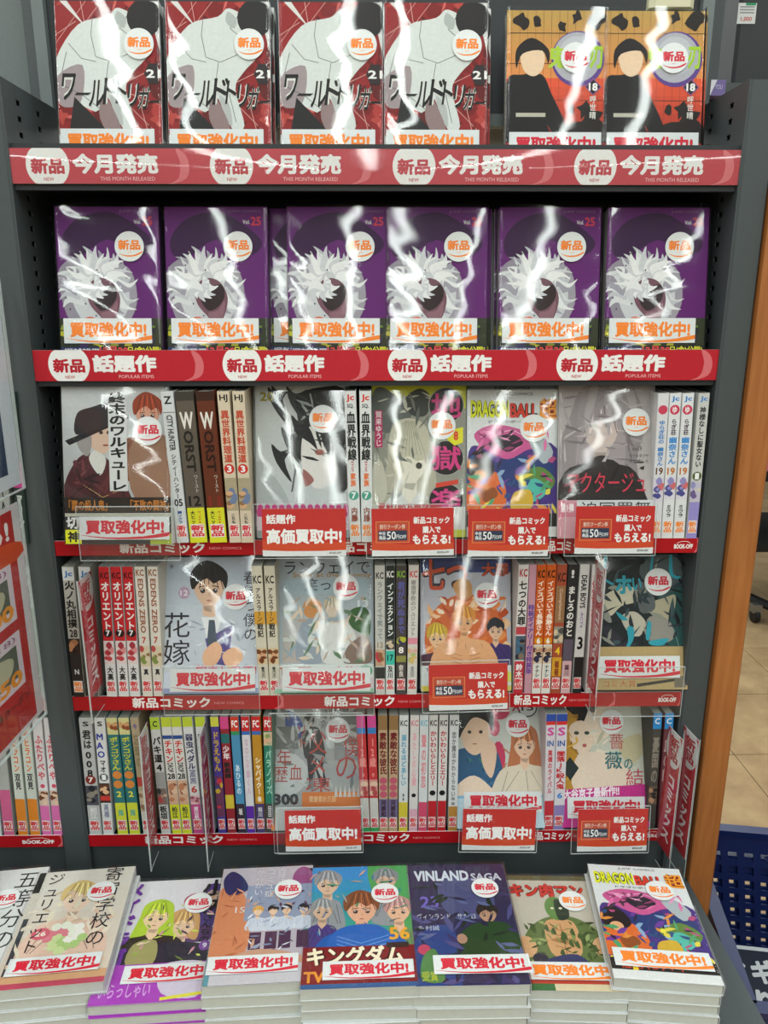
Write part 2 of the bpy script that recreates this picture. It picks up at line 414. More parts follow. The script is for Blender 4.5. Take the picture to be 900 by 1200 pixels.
# ---------------------------------------------------------------- printed strips on the shelf edges
RED, WH = '#b81f29', '#e6e6e4'
def face(y):  # print facing the camera on a plane at local depth y
    return lambda u, v, z: (u, y-z, v)
def strip_card(label, x0, x1, k, art, group, film=False):
    z1, z0 = STRIP[k]; w, h = x1-x0, z1-z0
    t = thing('shelf_sign', label, 'sign', (x0, D, z0), (0, 0, 0), group)
    MB().box(.0003, w-.0003, 0, .0012, 0, h).build('card', M['card'], t)
    a = Art(w, h); art(a); a.build('card_print', t, face(-.0001), 'gloss_ink')
    if film:
        mb = MB(); n = 14; m = 6
        v = [(w*i/n, -.0009-.0012*math.sin(math.pi*j/m), h*j/m) for j in range(m+1) for i in range(n+1)]
        f = [(j*(n+1)+i, j*(n+1)+i+1, (j+1)*(n+1)+i+1, (j+1)*(n+1)+i) for j in range(m) for i in range(n)]
        mb.add(v, f).build('clear_cover', M['rail_film'], t, smooth=True)
    return t
def crescent(a, x, w, col):
    a.blob([(x, 0), (x+w*.7, .15), (x+w, .5), (x+w*.7, .85), (x-w*.4, 1), (x-w*.9, 1), (x+w*.1, .7), (x+w*.3, .4)], col, 3)
def big_card(title, sub, red):
    def f(a):
        a.rect(0, 0, 1, 1, red)
        crescent(a, .90, .07, '#cf6a70'); crescent(a, .87, .05, red)
        a.ell(.20, .48, .118, .66, WH, 36)
        a.text('新品', .108, .27, .29, .73, red, .06)
        a.text('NEW', .172, .82, .228, .92, red, .02)
        a.text(title[0], .335, .15, title[1], .72, WH, .065)
        a.text(sub, title[2], .80, title[1]-.02, .91, '#e9b9b9', .0)
    return f
w4 = (XR-XL)/4
ORD = ['leftmost', 'second from left', 'third from left', 'rightmost']
for i in range(4):
    strip_card('red new release sign under the top shelf, %s card' % ORD[i], XL+w4*i-.0, XL+w4*(i+1), 0,
               big_card(('今月発売', .80, .48), 'THIS MONTH RELEASED', '#b93542'), 'red signs along the top shelf edge', True)
xs = [XL, P(245, 428, D).x, P(438, 428, D).x, P(635, 428, D).x, XR]
for i in range(4):
    strip_card('red popular items sign under the second shelf, %s card' % ORD[i], xs[i], xs[i+1], 1,
               big_card(('話題作', .70, .48), 'POPULAR ITEMS', '#b4232f'), 'red signs along the second shelf edge')
def slim_card(a, logo, tx):
    a.rect(0, 0, 1, 1, '#a9131c')
    crescent(a, .98, .03, '#cf6068')
    if tx is not None:
        a.text('新品コミック', tx, .12, tx+.37, .86, WH, .045)
        a.text('NEW COMICS', tx+.39, .46, tx+.53, .62, '#dd9a9a', .0)
    if logo:
        a.text('BOOK-OFF', .66, .40, .93, .72, WH, .06); a.line([(.70, .34), (.76, .22), (.84, .22), (.89, .34)], .0006, WH)
for k, (name, marks) in enumerate([('third', (140, 385, 632)), ('fourth', (155, 380, 602)), ('lowest', (170, 397, 620))]):
    k += 2; y = 190+k*0
    py = {2: 642, 3: 823, 4: 985}[k]
    st = [XL]+[P(m_, py, D).x-.052 for m_ in marks[1:]]+[XR-.085, XR]
    for i in range(4):
        x0, x1 = st[i], st[i+1]
        tx = None if i == 3 else (P(marks[i], py, D).x-x0)/(x1-x0)
        strip_card('narrow red strip sign under the %s shelf, %s' % (name, ['at its left end', 'its left middle piece', 'its right middle piece', 'short end piece with a shop logo'][i]),
                   x0, x1, k, lambda a, i=i, tx=tx: slim_card(a, i == 3, tx), 'narrow red signs along the lower shelf edges')
for k in (2, 3, 4):
    strip_card('end of the narrow red strip on the left neighbouring unit, %s' % ['upper', 'middle', 'lowest'][k-2], XLB-.16, XLB-.002, k,
               lambda a: slim_card(a, True, None), 'narrow red signs on the left unit')

# ---------------------------------------------------------------- books
_mc = {}
def cover_mesh(w, h, t, col):
    key = ('c', round(w, 4), round(h, 4), round(t, 4), col)
    if key not in _mc:
        r = min(.0011, t*.2); e = .0004; c = hx(col)
        out = [(-w/2, 0), (w/2-r, 0), (w/2-.3*r, .3*r), (w/2, r), (w/2, t-r), (w/2-.3*r, t-.3*r), (w/2-r, t), (-w/2, t)]
        inn = [(-w/2, e), (w/2-r, e), (w/2-e, r), (w/2-e, t-r), (w/2-r, t-e), (-w/2, t-e)]
        v = []; f = []
        pr = out+inn[::-1]; n = len(pr)
        mb = MB().prism(pr, 0, h)
        me = mb.mesh('cover', M['ink'])
        a = me.attributes.new('ink', 'FLOAT_COLOR', 'CORNER'); a.data.foreach_set('color', list(c)*len(me.loops))
        _mc[key] = me
    return _mc[key]
def pages_mesh(w, h, t, light):
    key = ('p', round(w, 4), round(h, 4), round(t, 4), light)
    if key not in _mc:
        _mc[key] = MB().box(-w/2+.0006, w/2-.0012, .0005, t-.0005, .0012, h-.0012).mesh('page_block', M['pages_light' if light else 'pages'])
    return _mc[key]
def book(label, w, h, t, loc, rot, col='#d8dcdc', group=None, light=False):
    o = thing('comic_book', label, 'book', loc, rot, group)
    link(bpy.data.objects.new('cover', cover_mesh(w, h, t, col)), o)
    link(bpy.data.objects.new('page_block', pages_mesh(w, h, t, light)), o)
    return o
def copy_book(src, label, loc, rot=None, group=None):
    c = src.copy(); COL.objects.link(c); c.location = loc
    if rot: c.rotation_euler = rot
    c['label'] = label
    if group: c['group'] = group
    for ch in src.children:
        if ch.name.startswith(('shrink',)): continue
        d = ch.copy(); COL.objects.link(d); d.parent = c
    return c
def front(w): return lambda u, v, z: (-w/2+.0002+u, -.00008-z, v)
def spine(w): return lambda u, v, z: (w/2+.00008+z, .0003+u, v)
_st = {}
def sticker(parent, w, h, x, y, r, col, yoff=.0020):
    """round white new-item sticker; x, y share of the cover from its top left"""
    key = (round(r, 4), col)
    if key not in _st:
        a = Art(2*r, 2*r); a.disc(.5, .5, r, '#dfe3e3', 32)
        a.text('新品', .12, .28, .88, .62, col, .06)
        a.text('NEW', .42, .67, .58, .71, col, 0)
        a.blob([(.12, .72), (.35, .79), (.65, .78), (.93, .66), (.9, .73), (.66, .83), (.35, .83)], col, 3)
        _st[key] = a.mesh('new_sticker', lambda u, v, z: (u-r, -z, v-r))
    o = link(bpy.data.objects.new('new_sticker', _st[key]), parent)
    o.location = (-w/2+x*w, -yoff, h*(1-y)); return o
_pl = {}
def promo(parent, w, h, x, y, pw, ph, col, yoff=.0021, rot=0):
    key = (round(pw, 3), round(ph, 3), col)
    if key not in _pl:
        a = Art(pw, ph); a.rect(0, 0, 1, 1, '#d9dddd')
        a.blob([(.0, .78), (.3, .90), (.7, .86), (1, .68), (1, .84), (.7, .97), (.3, .96)], col, 3)
        a.text('買取強化中!', .07, .14, .94, .76, col, .06)
        _pl[key] = a.mesh('promo_label', lambda u, v, z: (u-pw/2, -z, v-ph/2))
    o = link(bpy.data.objects.new('promo_label', _pl[key]), parent)
    o.location = (-w/2+x*w, -yoff, h*(1-y)); o.rotation_euler = (0, rot, 0); return o
OR, RD = '#f0832a', '#cf2338'
def wrap(parent, w, h, t, bulge=.0022, seed=0, skew=0, top=.003, wr=.00025, m_=None):
    """the sealed clear film: one thin sheet bulging over the cover and folded round both edges"""
    rn = random.Random(seed); n, m = 26, 34; v = []
    ph = [(rn.uniform(20, 75), rn.uniform(60, 190), rn.uniform(0, 6.3), rn.uniform(.3, 1)) for _ in range(7)]
    x0, x1 = -w/2-.0012, w/2+.0012; z0, z1 = -.0002, h+top
    for j in range(m+1):
        b = j/m; z = z0+(z1-z0)*b
        for i in range(-2, n+3):
            a = min(1, max(0, i/n)); x = x0+(x1-x0)*a
            env = (1-(2*a-1)**2)
            y = -.0027-bulge*env*(1+skew*(a-.5))*(.8+.2*math.sin(math.pi*b))
            y -= wr*sum(k*math.sin(p*z*1.1+q*x+c) for q, p, c, k in ph)*min(1, env*3)
            if i < 0: y = t*(-i)/2.0; x = x0-.0004
            if i > n: y = t*(i-n)/2.0; x = x1+.0004
            v.append((x, y, z))
    q = n+5
    f = [(j*q+i, j*q+i+1, (j+1)*q+i+1, (j+1)*q+i) for j in range(m) for i in range(q-1)]
    return MB().add(v, f).build('shrink_film', M[m_ or 'film'], parent, smooth=True)

def face_book(label, cx, py, wid_px, yb, k, w, h, t, art, stick, prom, lean=.2, seed=0, col='#d8dcdc', group=None,
              bulge=.0022, skew=0, spine_art=None, film=True, rz=0, ymean=None, dz=0):
    """cover-out comic: centre column cx at row py of the photograph, foot at depth yb on shelf k"""
    ym = (yb+.5*h*math.sin(lean)) if ymean is None else ymean
    X = P(cx, py, ym).x
    o = book(label, w, h, t, (X, yb, SHELF[k]+t*math.sin(lean)+.0004+dz), (-lean, 0, rz), col, group)
    key = ('a', id(art), round(w, 4), round(h, 4))
    if key not in _mc:
        a = Art(w-.0006, h); art(a); _mc[key] = a.mesh('cover_print', front(w))
    link(bpy.data.objects.new('cover_print', _mc[key]), o)
    if spine_art:
        key = ('s', id(spine_art), round(t, 4))
        if key not in _mc:
            a = Art(t-.0006, h); spine_art(a); _mc[key] = a.mesh('spine_print', spine(w))
        link(bpy.data.objects.new('spine_print', _mc[key]), o)
    if stick: sticker(o, w, h, *stick)
    if prom: promo(o, w, h, *prom)
    if film: wrap(o, w, h, t, bulge*(.75, .62, .5, .5, .5)[k], seed, skew, wr=(.00017, .0001, .00006, .00006, .00006)[k], m_=None if k < 2 else 'film_low')
    return o

# ---------------------------------------------------------------- cover pictures (plain stand-ins with the real lettering)
def art_shards(a):
    rn = random.Random(3)
    a.rect(0, 0, 1, 1, '#8c1d20')
    for _ in range(26):
        x, y = rn.random(), rn.random()*.95; r = rn.uniform(.05, .13)
        a.poly([(x+r*math.cos(t)*rn.uniform(.7, 1.3), y+r*.7*math.sin(t)*rn.uniform(.7, 1.3)) for t in (0, 1.2, 2.3, 3.4, 4.8)], rn.choice(['#9a2a2a', '#761517', '#a93632', '#5d1214']))
    for x0, y0, x1, y1 in [(0, .25, .3, 0), (.2, .2, .45, 0), (.6, .5, 1, .38), (.7, .55, 1, .62), (.65, .6, 1, .82), (.3, .2, .25, 0), (.75, .5, .95, 1), (0, .2, .2, .12)]:
        a.line([(x0, y0), (x1, y1)], .0006, '#dba8a0')
    a.busy(0, 0, 1, .8, ['#6a1214', '#b04038', '#5a0f12', '#c9605a'], 40, .07, 3); a.poly([(.05, 0), (.30, .16), (.12, 0)], '#d5d2cf'); a.poly([(.82, 0), (1, 0), (1, .3), (.93, .12)], '#cfcfcd')
    a.blob([(.0, .34), (.22, .14), (.5, .09), (.62, .04), (.86, .14), (.9, .3), (.74, .42), (.66, .52), (.74, .74), (.62, .76), (.46, .55), (.36, .66), (.0, .5)], '#cfd4d1')
    a.blob([(.0, .45), (.25, .38), (.22, .6), (.02, .62)], '#9a8d90')
    for L in ([(.12, .25), (.24, .34), (.38, .36)], [(.36, .10), (.34, .2), (.38, .33), (.52, .36), (.74, .30)], [(.5, .36), (.46, .52), (.4, .6)], [(.58, .5), (.66, .72)], [(.05, .5), (.24, .56), (.40, .64)], [(.7, .08), (.62, .16), (.7, .2)], [(.1, .3), (.05, .42)]): a.line(L, .0007, '#5e6263')
    a.blob([(.60, .06), (.68, .10), (.66, .16), (.58, .12)], '#aab0ae'); a.blob([(.5, .56), (.6, .62), (.62, .74), (.56, .70)], '#b0b4b2')
    a.poly([(.16, .57), (.45, .76), (.58, .86), (.10, .78)], '#1d1d1e')
    a.blob([(.45, .56), (.6, .75), (.56, .86), (.4, .7)], '#8d7777')
    a.ell(.86, .10, .17, .11, '#221f20')
    a.ell(.93, .43, .09, .07, '#2b2224', 6); a.text('21', .86, .405, 1, .455, '#e4e4e2', .04)
    for c, b in (('#d8d8d4', .085), ('#161616', .03)):
        for i, (ch, y) in enumerate(zip('ワールド', (.43, .475, .47, .455))): a.text(ch, .04+i*.135, y+(.07 if ch == 'ー' else 0), .17+i*.14, y+(.085 if ch == 'ー' else .16), c, b*(.4 if ch == 'ー' else 1), .03)
        for i, (ch, y) in enumerate(zip('トリガー', (.47, .49, .505, .53))): a.text(ch, .57+i*.105, y+(.06 if ch == 'ー' else 0), .67+i*.11, y+(.075 if ch == 'ー' else .14), c, b*(.3 if ch == 'ー' else .8), .03)
    a.rect(0, .80, 1, 1, '#c9c6c3'); a.text('弾丸', .04, .80, .46, .93, '#1a1a1a', .05); a.poly([(.5, .8), (1, .76), (1, .9), (.6, .9)], '#92292b')
def art_sunset(a):
    a.grad(0, 0, 1, .42, '#b5914c', '#d98a4a', 8); a.grad(0, .42, 1, .86, '#dd5533', '#9c2a20', 8)
    for i in range(13): a.line([(.05+i*.08, 0), (.05+i*.08, .84)], .0003, '#5e3322')
    for y in (.14, .33, .56): a.line([(0, y), (1, y)], .0007, '#3a2418')
    rn = random.Random(5)
    for x, y, r in [(.15, .06, .07), (.3, .08, .05), (.55, .1, .05), (.7, .04, .06), (.9, .05, .09), (.8, .62, .07), (.86, .7, .12), (.75, .76, .13), (.95, .8, .15), (.66, .62, .04)]:
        a.blob([(x+r*math.cos(t)*rn.uniform(.5, 1.4), y+r*.7*math.sin(t)*rn.uniform(.5, 1.4)) for t in [i*.7 for i in range(9)]], '#1d1512', 2)
    a.disc(.72, .30, .030, '#5a3f86'); a.disc(.71, .29, .027, '#a9a9b2'); a.disc(.71, .28, .021, '#b7b9c0')
    a.text('鬼', .42, .22, .62, .36, '#a7c83a', .05); a.text('刃', .84, .22, .97, .36, '#9cc22e', .05)
    a.blob([(.0, .45), (.16, .40), (.36, .40), (.46, .52), (.62, .74), (.5, .78), (.42, .72), (.48, .86), (.0, .86)], '#141214')
    a.blob([(.14, .26), (.26, .21), (.38, .27), (.36, .37), (.27, .41), (.17, .37)], '#e3c6a6'); a.blob([(.1, .36), (.1, .24), (.25, .17), (.42, .24), (.42, .33), (.36, .25), (.16, .27)], '#1a1416')
    a.rect(.10, .64, .40, .665, '#b7b4a4')
    a.ell(.88, .475, .085, .055, '#7b4f80', 4); a.ell(.88, .475, .07, .045, '#17151a', 4); a.text('18', .835, .45, .925, .50, '#e8e8e6', .05)
    a.vtext('呼世晴', .88, .53, .68, .07, '#dddad4', .02)
    a.rect(0, .83, 1, 1, '#a6242c'); a.text('初版100万部', .12, .835, .90, .895, '#4a1410', .10); a.text('初版100万部', .12, .835, .90, .895, '#e6d62c', .04)
    a.rect(.0, .89, 1, 1, '#7a1218')
def art_burst(a):
    rn = random.Random(11)
    a.rect(0, 0, 1, 1, '#5c1568')
    a.blob([(.05, .2), (.2, .08), (.5, .03), (.75, .1), (.95, .22), (.8, .3), (.5, .2), (.2, .32), (.08, .3)], '#330d3f')
    a.text('JUMP COMICS', .62, .018, .94, .04, '#7d5a84', 0)
    a.text('Vol.', .76, .08, .83, .105, '#ddd', .02); a.text('25', .84, .06, .94, .115, '#c4344a', .04)
    a.blob([(.0, .42), (.08, .34), (.2, .33), (.3, .5), (.3, .74), (.12, .72), (.04, .6)], '#8d8794')
    a.blob([(.4, .5), (.55, .35), (.72, .4), (.76, .6), (.6, .78), (.45, .76)], '#97929d')
    def tufts(cx, cy, r0, r1, n, cols, a0, a1, bend):
        for i in range(n):
            t = a0+(a1-a0)*(i+rn.uniform(-.3, .3))/n; L = r1*rn.uniform(.7, 1.2); w_ = rn.uniform(.05, .09); c, s_ = math.cos(t), math.sin(t)
            bx, by = cx+r0*c, cy+r0*.62*s_; b2 = bend*rn.uniform(.5, 1.5)
            mx_, my_ = cx+(r0+L*.55)*c-b2*s_, cy+(r0+L*.55)*.62*s_+b2*c*.62; ex, ey = cx+(r0+L)*c-b2*.2*s_, cy+(r0+L)*.62*s_+b2*.2*c*.62
            a.blob([(bx-w_*s_, by+w_*c*.62), (mx_-w_*.4*s_, my_+w_*.4*c*.62), (ex, ey), (mx_+w_*.35*s_, my_-w_*.35*c*.62), (bx+w_*s_, by-w_*c*.62)], cols[i % len(cols)], 3)
    a.blob([(.14, .44), (.3, .33), (.5, .33), (.66, .44), (.68, .62), (.5, .76), (.28, .74), (.14, .6)], '#c3c6ca', 4)
    tufts(.38, .50, .20, .20, 26, ['#cfd2d4', '#b9bcc2', '#dcdfe0', '#9a98a4'], 2.6, 7.6, .05)
    tufts(.40, .44, .08, .22, 15, ['#dfe1e2', '#c9ccd0', '#e4e6e6'], 3.0, 6.6, -.04)
    a.blob([(.28, .50), (.38, .44), (.52, .46), (.60, .56), (.56, .68), (.48, .74), (.40, .68), (.3, .60)], '#6e4a56'); a.blob([(.4, .66), (.5, .64), (.57, .58), (.55, .68), (.48, .73)], '#86606c')
    a.blob([(.33, .56), (.42, .50), (.54, .48), (.57, .55), (.5, .62), (.40, .64)], '#2a1c20')
    tufts(.34, .47, .02, .16, 7, ['#dfe1e2', '#c6c9ce'], .2, 2.9, .03)
    for i in range(9):
        x = rn.uniform(.05, .75); y = rn.uniform(.28, .75); a.ell(x, y, .008, .006, '#2b1430', 6)
    a.rect(0, .69, 1, 1, '#2c331d')
    for _ in range(40):
        x, y = rn.random()*.95, rn.uniform(.69, .90); c = rn.choice(['#5f7a22', '#8f9a2e', '#35401c', '#1e1c30', '#b6b12d', '#3c2a55'])
        a.poly([(x, y), (x+rn.uniform(.03, .1), y+rn.uniform(0, .02)), (x+.05, y+.04), (x-.02, y+.03)], c)
    a.ell(.3, .715, .07, .035, '#cf5a3a', 16); a.text('燃ゆる', .42, .69, .72, .75, '#dfe4e2', .04)
    a.rect(0, .872, .40, .93, '#26305e'); a.text('堀越耕平', .03, .88, .38, .92, '#e0e0e0', .03)
    a.rect(.4, .865, 1, .93, '#1c1a14'); a.text('12月20', .38, .868, .66, .922, '#d8413e', .04); a.text('日(金)公開!', .66, .868, .98, .922, '#e4df38', .03)
def spine_burst(a):
    a.rect(0, 0, 1, 1, '#cfd2d2'); a.rect(0, 0, 1, .05, '#2c6aa8'); a.vtext('僕のヒーロー', .5, .1, .5, .8, '#2e6b38', .04)
    a.rect(0, .52, 1, .8, '#a32434'); a.vtext('25', .5, .55, .68, .8, '#e8e8e8', .03); a.text('新品', .1, .86, .9, .94, '#d6352b', .04)
def spine_dark(a):
    a.rect(0, 0, 1, 1, '#3c4043'); a.rect(0, .0, 1, .06, '#c3c6c6'); a.rect(0, .82, 1, .95, '#c9cccc'); a.text('新品', .1, .85, .9, .93, '#5a2620', .04)
def art_hat(a):
    a.grad(0, 0, 1, .75, '#bfc3c4', '#a9adad', 6)
    a.blob([(.0, .62), (.14, .45), (.3, .42), (.45, .48), (.58, .62), (.6, .78), (.0, .78)], '#4a1f22')
    a.blob([(.30, .40), (.40, .46), (.34, .56), (.24, .46)], '#c8c8c2')
    a.blob([(.22, .24), (.34, .20), (.46, .24), (.47, .33), (.40, .42), (.3, .40), (.22, .34)], '#c9ab97'); a.blob([(.16, .26), (.24, .22), (.27, .36), (.22, .44), (.13, .36)], '#8e8a86')
    a.ell(.36, .29, .02, .012, '#3a3432', 8); a.ell(.43, .29, .02, .012, '#3a3432', 8); a.ell(.4, .37, .03, .006, '#8b4a42', 8)
    a.poly([(.02, .34), (.62, .18), (.63, .20), (.06, .37)], '#1f1b1d'); a.blob([(.12, .30), (.14, .17), (.28, .13), (.44, .11), (.5, .22), (.3, .27)], '#2a2427')
    a.line([(.18, .62), (.36, .70), (.5, .66)], .0007, '#b99a5a')
    
    a.busy(.0, .46, .58, .78, ['#5c2a2c', '#38171a', '#6a3438', '#2c1416'], 30, .08, 23, .25); a.figure(.80, .17, .12, '#c99880', '#8e3a20', '#7c4a34'); a.blob([(.62, .4), (.8, .3), (1, .35), (1, .7), (.66, .7)], '#8d6a54')
    a.rect(.43, .03, .60, .66, '#c9cccb'); a.vtext('終末のワルキューレ', .515, .04, .66, .16, '#121212', .05)
    a.rect(0, .70, 1, .80, '#241c16'); a.text('「霧の殺人鬼」', .04, .715, .40, .785, '#b77326', .03); a.text('「不敗の闘神」', .62, .715, .98, .785, '#b77326', .03)
    a.line([(0, .81), (1, .81)], .0008, '#aaa03a')
    a.rect(0, .82, 1, 1, '#2a2b2a'); a.text('切り裂きか最強か', .01, .82, .99, .90, '#d9dcdb', .05); a.rect(.0, .905, .15, .995, '#d6db1f'); a.text('神', .02, .915, .13, .985, '#141414', .05)
    a.rect(.8, .93, 1, 1, '#a3b03a')
def art_swirl(a):
    rn = random.Random(8)
    a.rect(0, 0, 1, 1, '#b5bab9')
    for i in range(12):
        x = rn.uniform(-.05, .9); y = rn.uniform(0, .4)
        a.blob([(x, y), (x+.1, y+.05), (x+.24, y+.02), (x+.12, y+.09), (x+.2, y+.24), (x+.05, y+.12)], rn.choice(['#1a1d1d', '#2b302f', '#8b9090']), 3)
    a.blob([(.42, .1), (.7, .02), (1, .08), (1, .62), (.86, .7), (.8, .5), (.6, .42), (.48, .5), (.36, .36), (.55, .3)], '#141616')
    a.blob([(.5, .34), (.62, .27), (.8, .36), (.88, .58), (.66, .68), (.5, .56)], '#d3d0cc')
    for p in ([(.4, .3), (.55, .26), (.66, .42), (.58, .38)], [(.62, .22), (.76, .24), (.8, .5), (.72, .36)], [(.8, .3), (.94, .34), (.9, .62), (.84, .44)]): a.blob(p, '#101212', 3)
    a.busy(.4, .06, 1, .5, ['#0e1010', '#2c3232', '#8d9492', '#1c2020'], 46, .09, 24, .18); a.ell(.68, .44, .05, .02, '#9c6057', 12); a.blob([(.5, .55), (.62, .62), (.52, .66)], '#8f5b55')
    a.line([(.36, .4), (.42, .56), (.38, .7)], .002, '#3f4645'); a.blob([(0, .5), (.2, .6), (.35, .8), (0, .82)], '#a0a6a5')
    a.text('20', .05, .05, .2, .11, '#8a8420', .05)
    a.rect(0, .80, 1, .86, '#c3c6c6')
    for i in range(13): x = i*.077; a.blob([(x, .82), (x+.03, .77), (x+.07, .80), (x+.06, .86), (x+.01, .86)], '#b62a72', 2)
    a.rect(0, .86, 1, 1, '#c9b9c2'); a.rect(0, .95, 1, 1, '#8a8f90')
def art_discs(a):
    a.rect(0, 0, 1, 1, '#8b8d82'); a.poly([(.0, 0), (1, 0), (1, .16), (.6, .14), (.3, .12), (.0, .1)], '#c7cc35')
    a.blob([(.0, .08), (.1, .02), (.3, .1), (.42, .2), (.3, .3), (.0, .3)], '#59605c'); a.blob([(.35, .1), (.5, .03), (.62, .08), (.58, .2), (.42, .2)], '#3a3d3a')
    a.figure(.40, .50, .20, '#d6d2c2', '#a9a694', '#c5c8c4', long=1.2, face=False, body=.6)
    a.blob([(.18, .42), (.22, .27), (.4, .22), (.58, .28), (.62, .44), (.5, .5), (.38, .47), (.24, .5)], '#b9b6a2')
    a.busy(.0, .05, .7, .78, ['#6e7068', '#a3a594', '#5a605c', '#bcbba8'], 44, .09, 25, .2)
    for i in range(9): a.line([(.36+.01*i, .24), (.23+.042*i, .46)], .0005, '#7e7c6c')
    a.ell(.5, .53, .035, .022, '#3d3d35', 12)
    a.blob([(.0, .55), (.1, .5), (.16, .7), (.06, .8), (0, .8)], '#bcbaa9')
    a.rect(.03, .17, .11, .41, '#b92a62'); a.vtext('賀来ゆうじ', .07, .175, .405, .07, '#ece4e4', .02)
    for y, c in ((.14, '地'), (.48, '獄'), (.76, '楽')):
        a.disc(.79, y, .0215, '#9a9b92'); a.disc(.79, y, .0203, '#1b1619'); a.text(c, .63, y-.08, .95, y+.08, '#c73a7c', .03)
    a.poly([(.82, .3), (.97, .28), (.97, .38), (.88, .40), (.80, .36)], '#d8d42e'); a.text('8', .87, .305, .92, .365, '#cf3a2c', .06)
    a.poly([(.68, .645), (.92, .62), (.92, .65), (.68, .675)], '#c8402e')
    a.rect(0, .80, 1, 1, '#c7c9c6'); a.text('累計180万部突破!!', .06, .775, .74, .83, '#b12a30', .05); a.rect(0, .95, 1, 1, '#b9c445')
def art_dragon(a):
    a.rect(0, 0, 1, 1, '#d2d6d7')
    a.text('JUMP COMICS', .32, .02, .72, .045, '#333', .02)
    for c, b in (('#1c2a14', .13), ('#d9dd20', .045)): a.text('DRAGON', .04, .07, .46, .19, c, b); a.text('BALL', .47, .09, .78, .19, '#d4392a' if b < .1 else c, b)
    a.text('超', .79, .06, .99, .20, '#7a1512', .12); a.text('超', .79, .06, .99, .20, '#e8982a', .03)
    a.text('ドラゴンボール', .24, .205, .66, .225, '#222', .03)
    a.blob([(.02, .42), (.2, .38), (.6, .36), (1, .4), (1, .84), (.0, .84)], '#44307a')
    a.blob([(.3, .5), (.6, .44), (.95, .5), (.9, .62), (.5, .66)], '#26386e'); a.blob([(.55, .6), (.8, .52), (.98, .62), (.8, .72)], '#5b7d3a'); a.blob([(.62, .66), (.76, .6), (.9, .68), (.74, .76)], '#4fb0a0')
    a.blob([(.08, .30), (.3, .235), (.6, .27), (.86, .34), (.9, .44), (.7, .40), (.45, .47), (.2, .40)], '#c4578e'); a.blob([(.3, .33), (.5, .3), (.62, .36), (.44, .42)], '#2c2430'); a.line([(.15, .32), (.5, .27), (.84, .38)], .001, '#e3b3cc')
    a.blob([(.68, .34), (.8, .3), (.95, .42), (.84, .5)], '#a5afb4')
    a.blob([(.0, .62), (.1, .54), (.3, .55), (.42, .64), (.4, .80), (.0, .82)], '#d4672c'); a.blob([(.02, .46), (.14, .40), (.26, .46), (.3, .56), (.14, .62), (.02, .56)], '#261d1f'); a.ell(.15, .58, .07, .04, '#dba678', 14); a.blob([(.15, .68), (.3, .66), (.34, .72), (.2, .76)], '#8a4a20')
    a.busy(.0, .44, 1, .84, ['#6a3a94', '#2a4a7c', '#4f9a6a', '#d88a3c', '#b04a7a', '#2c2140', '#86a4c4', '#d8c84a'], 70, .07, 6); a.busy(.1, .27, .9, .42, ['#e49abf', '#8a3a64', '#d870a4', '#4a3040'], 26, .07, 7, .3); a.blob([(.52, .7), (.7, .68), (.72, .8), (.5, .82)], '#c9a431'); a.ell(.6, .6, .03, .02, '#e2d848', 8)
    a.rect(0, .84, 1, 1, '#d3d5d4'); a.rect(0, .84, 1, .93, '#26211f'); a.text('超巨大ヒット中', .1, .85, .7, .92, '#c8472f', .06); a.rect(.2, .84, .25, .93, '#e0c22c')
def art_grey(a):
    a.grad(0, 0, 1, .78, '#a59e9e', '#b5b0af', 5)
    a.blob([(.0, .45), (.12, .2), (.26, .02), (.72, .0), (.9, .25), (.82, .5), (.9, .78), (.6, .6), (.2, .6), (.05, .78)], '#8d8587')
    a.figure(.44, .30, .19, '#c3b3ac', '#9b9295', '#2b2626', long=.6, face=False, body=.9)
    a.blob([(.08, .72), (.22, .56), (.42, .46), (.6, .5), (.8, .62), (.9, .78), (.06, .78)], '#2a2525')
    for i, (x0, x1) in enumerate([(.25, .2), (.33, .27), (.42, .36), (.52, .5), (.6, .66), (.68, .76)]): a.blob([(x0, .02), (x0+.09, .03), (x1+.06, .2), (x1+.02, .34), (x1, .2)], '#a79fa1' if i % 2 else '#938b8e', 3)
    a.busy(.05, .02, .9, .5, ['#b4acac', '#857c80', '#a0979a', '#746c70'], 36, .12, 26, .12); a.busy(.1, .5, .9, .74, ['#363030', '#1c1818'], 14, .1, 27, .2); a.ell(.36, .27, .04, .014, '#4a4240', 12); a.ell(.37, .27, .016, .012, '#a08a4a', 8)
    a.text('vol.9', .77, .40, .87, .43, '#333', .01)
    for i, t in enumerate(('マツキタツヤ', '宇佐崎しろ')): a.text(t, .74, .45+.035*i, .94, .475+.035*i, '#444', 0)
    a.text('アクタージュ', .10, .57, .92, .70, '#c8394f', .0, rise=-.0)
    a.line([(.06, .66), (.28, .60)], .001, '#c8394f')
    a.rect(0, .75, 1, 1, '#cdd0d0'); a.rect(.0, .75, .2, .86, '#c7788a'); a.text('第1弾', .03, .77, .17, .83, '#f0e6e6', .04)
    a.text('迫国羅舞', .24, .76, .98, .86, '#1c1a1a', .01); a.rect(.0, .86, 1, 1, '#cf9aa4')
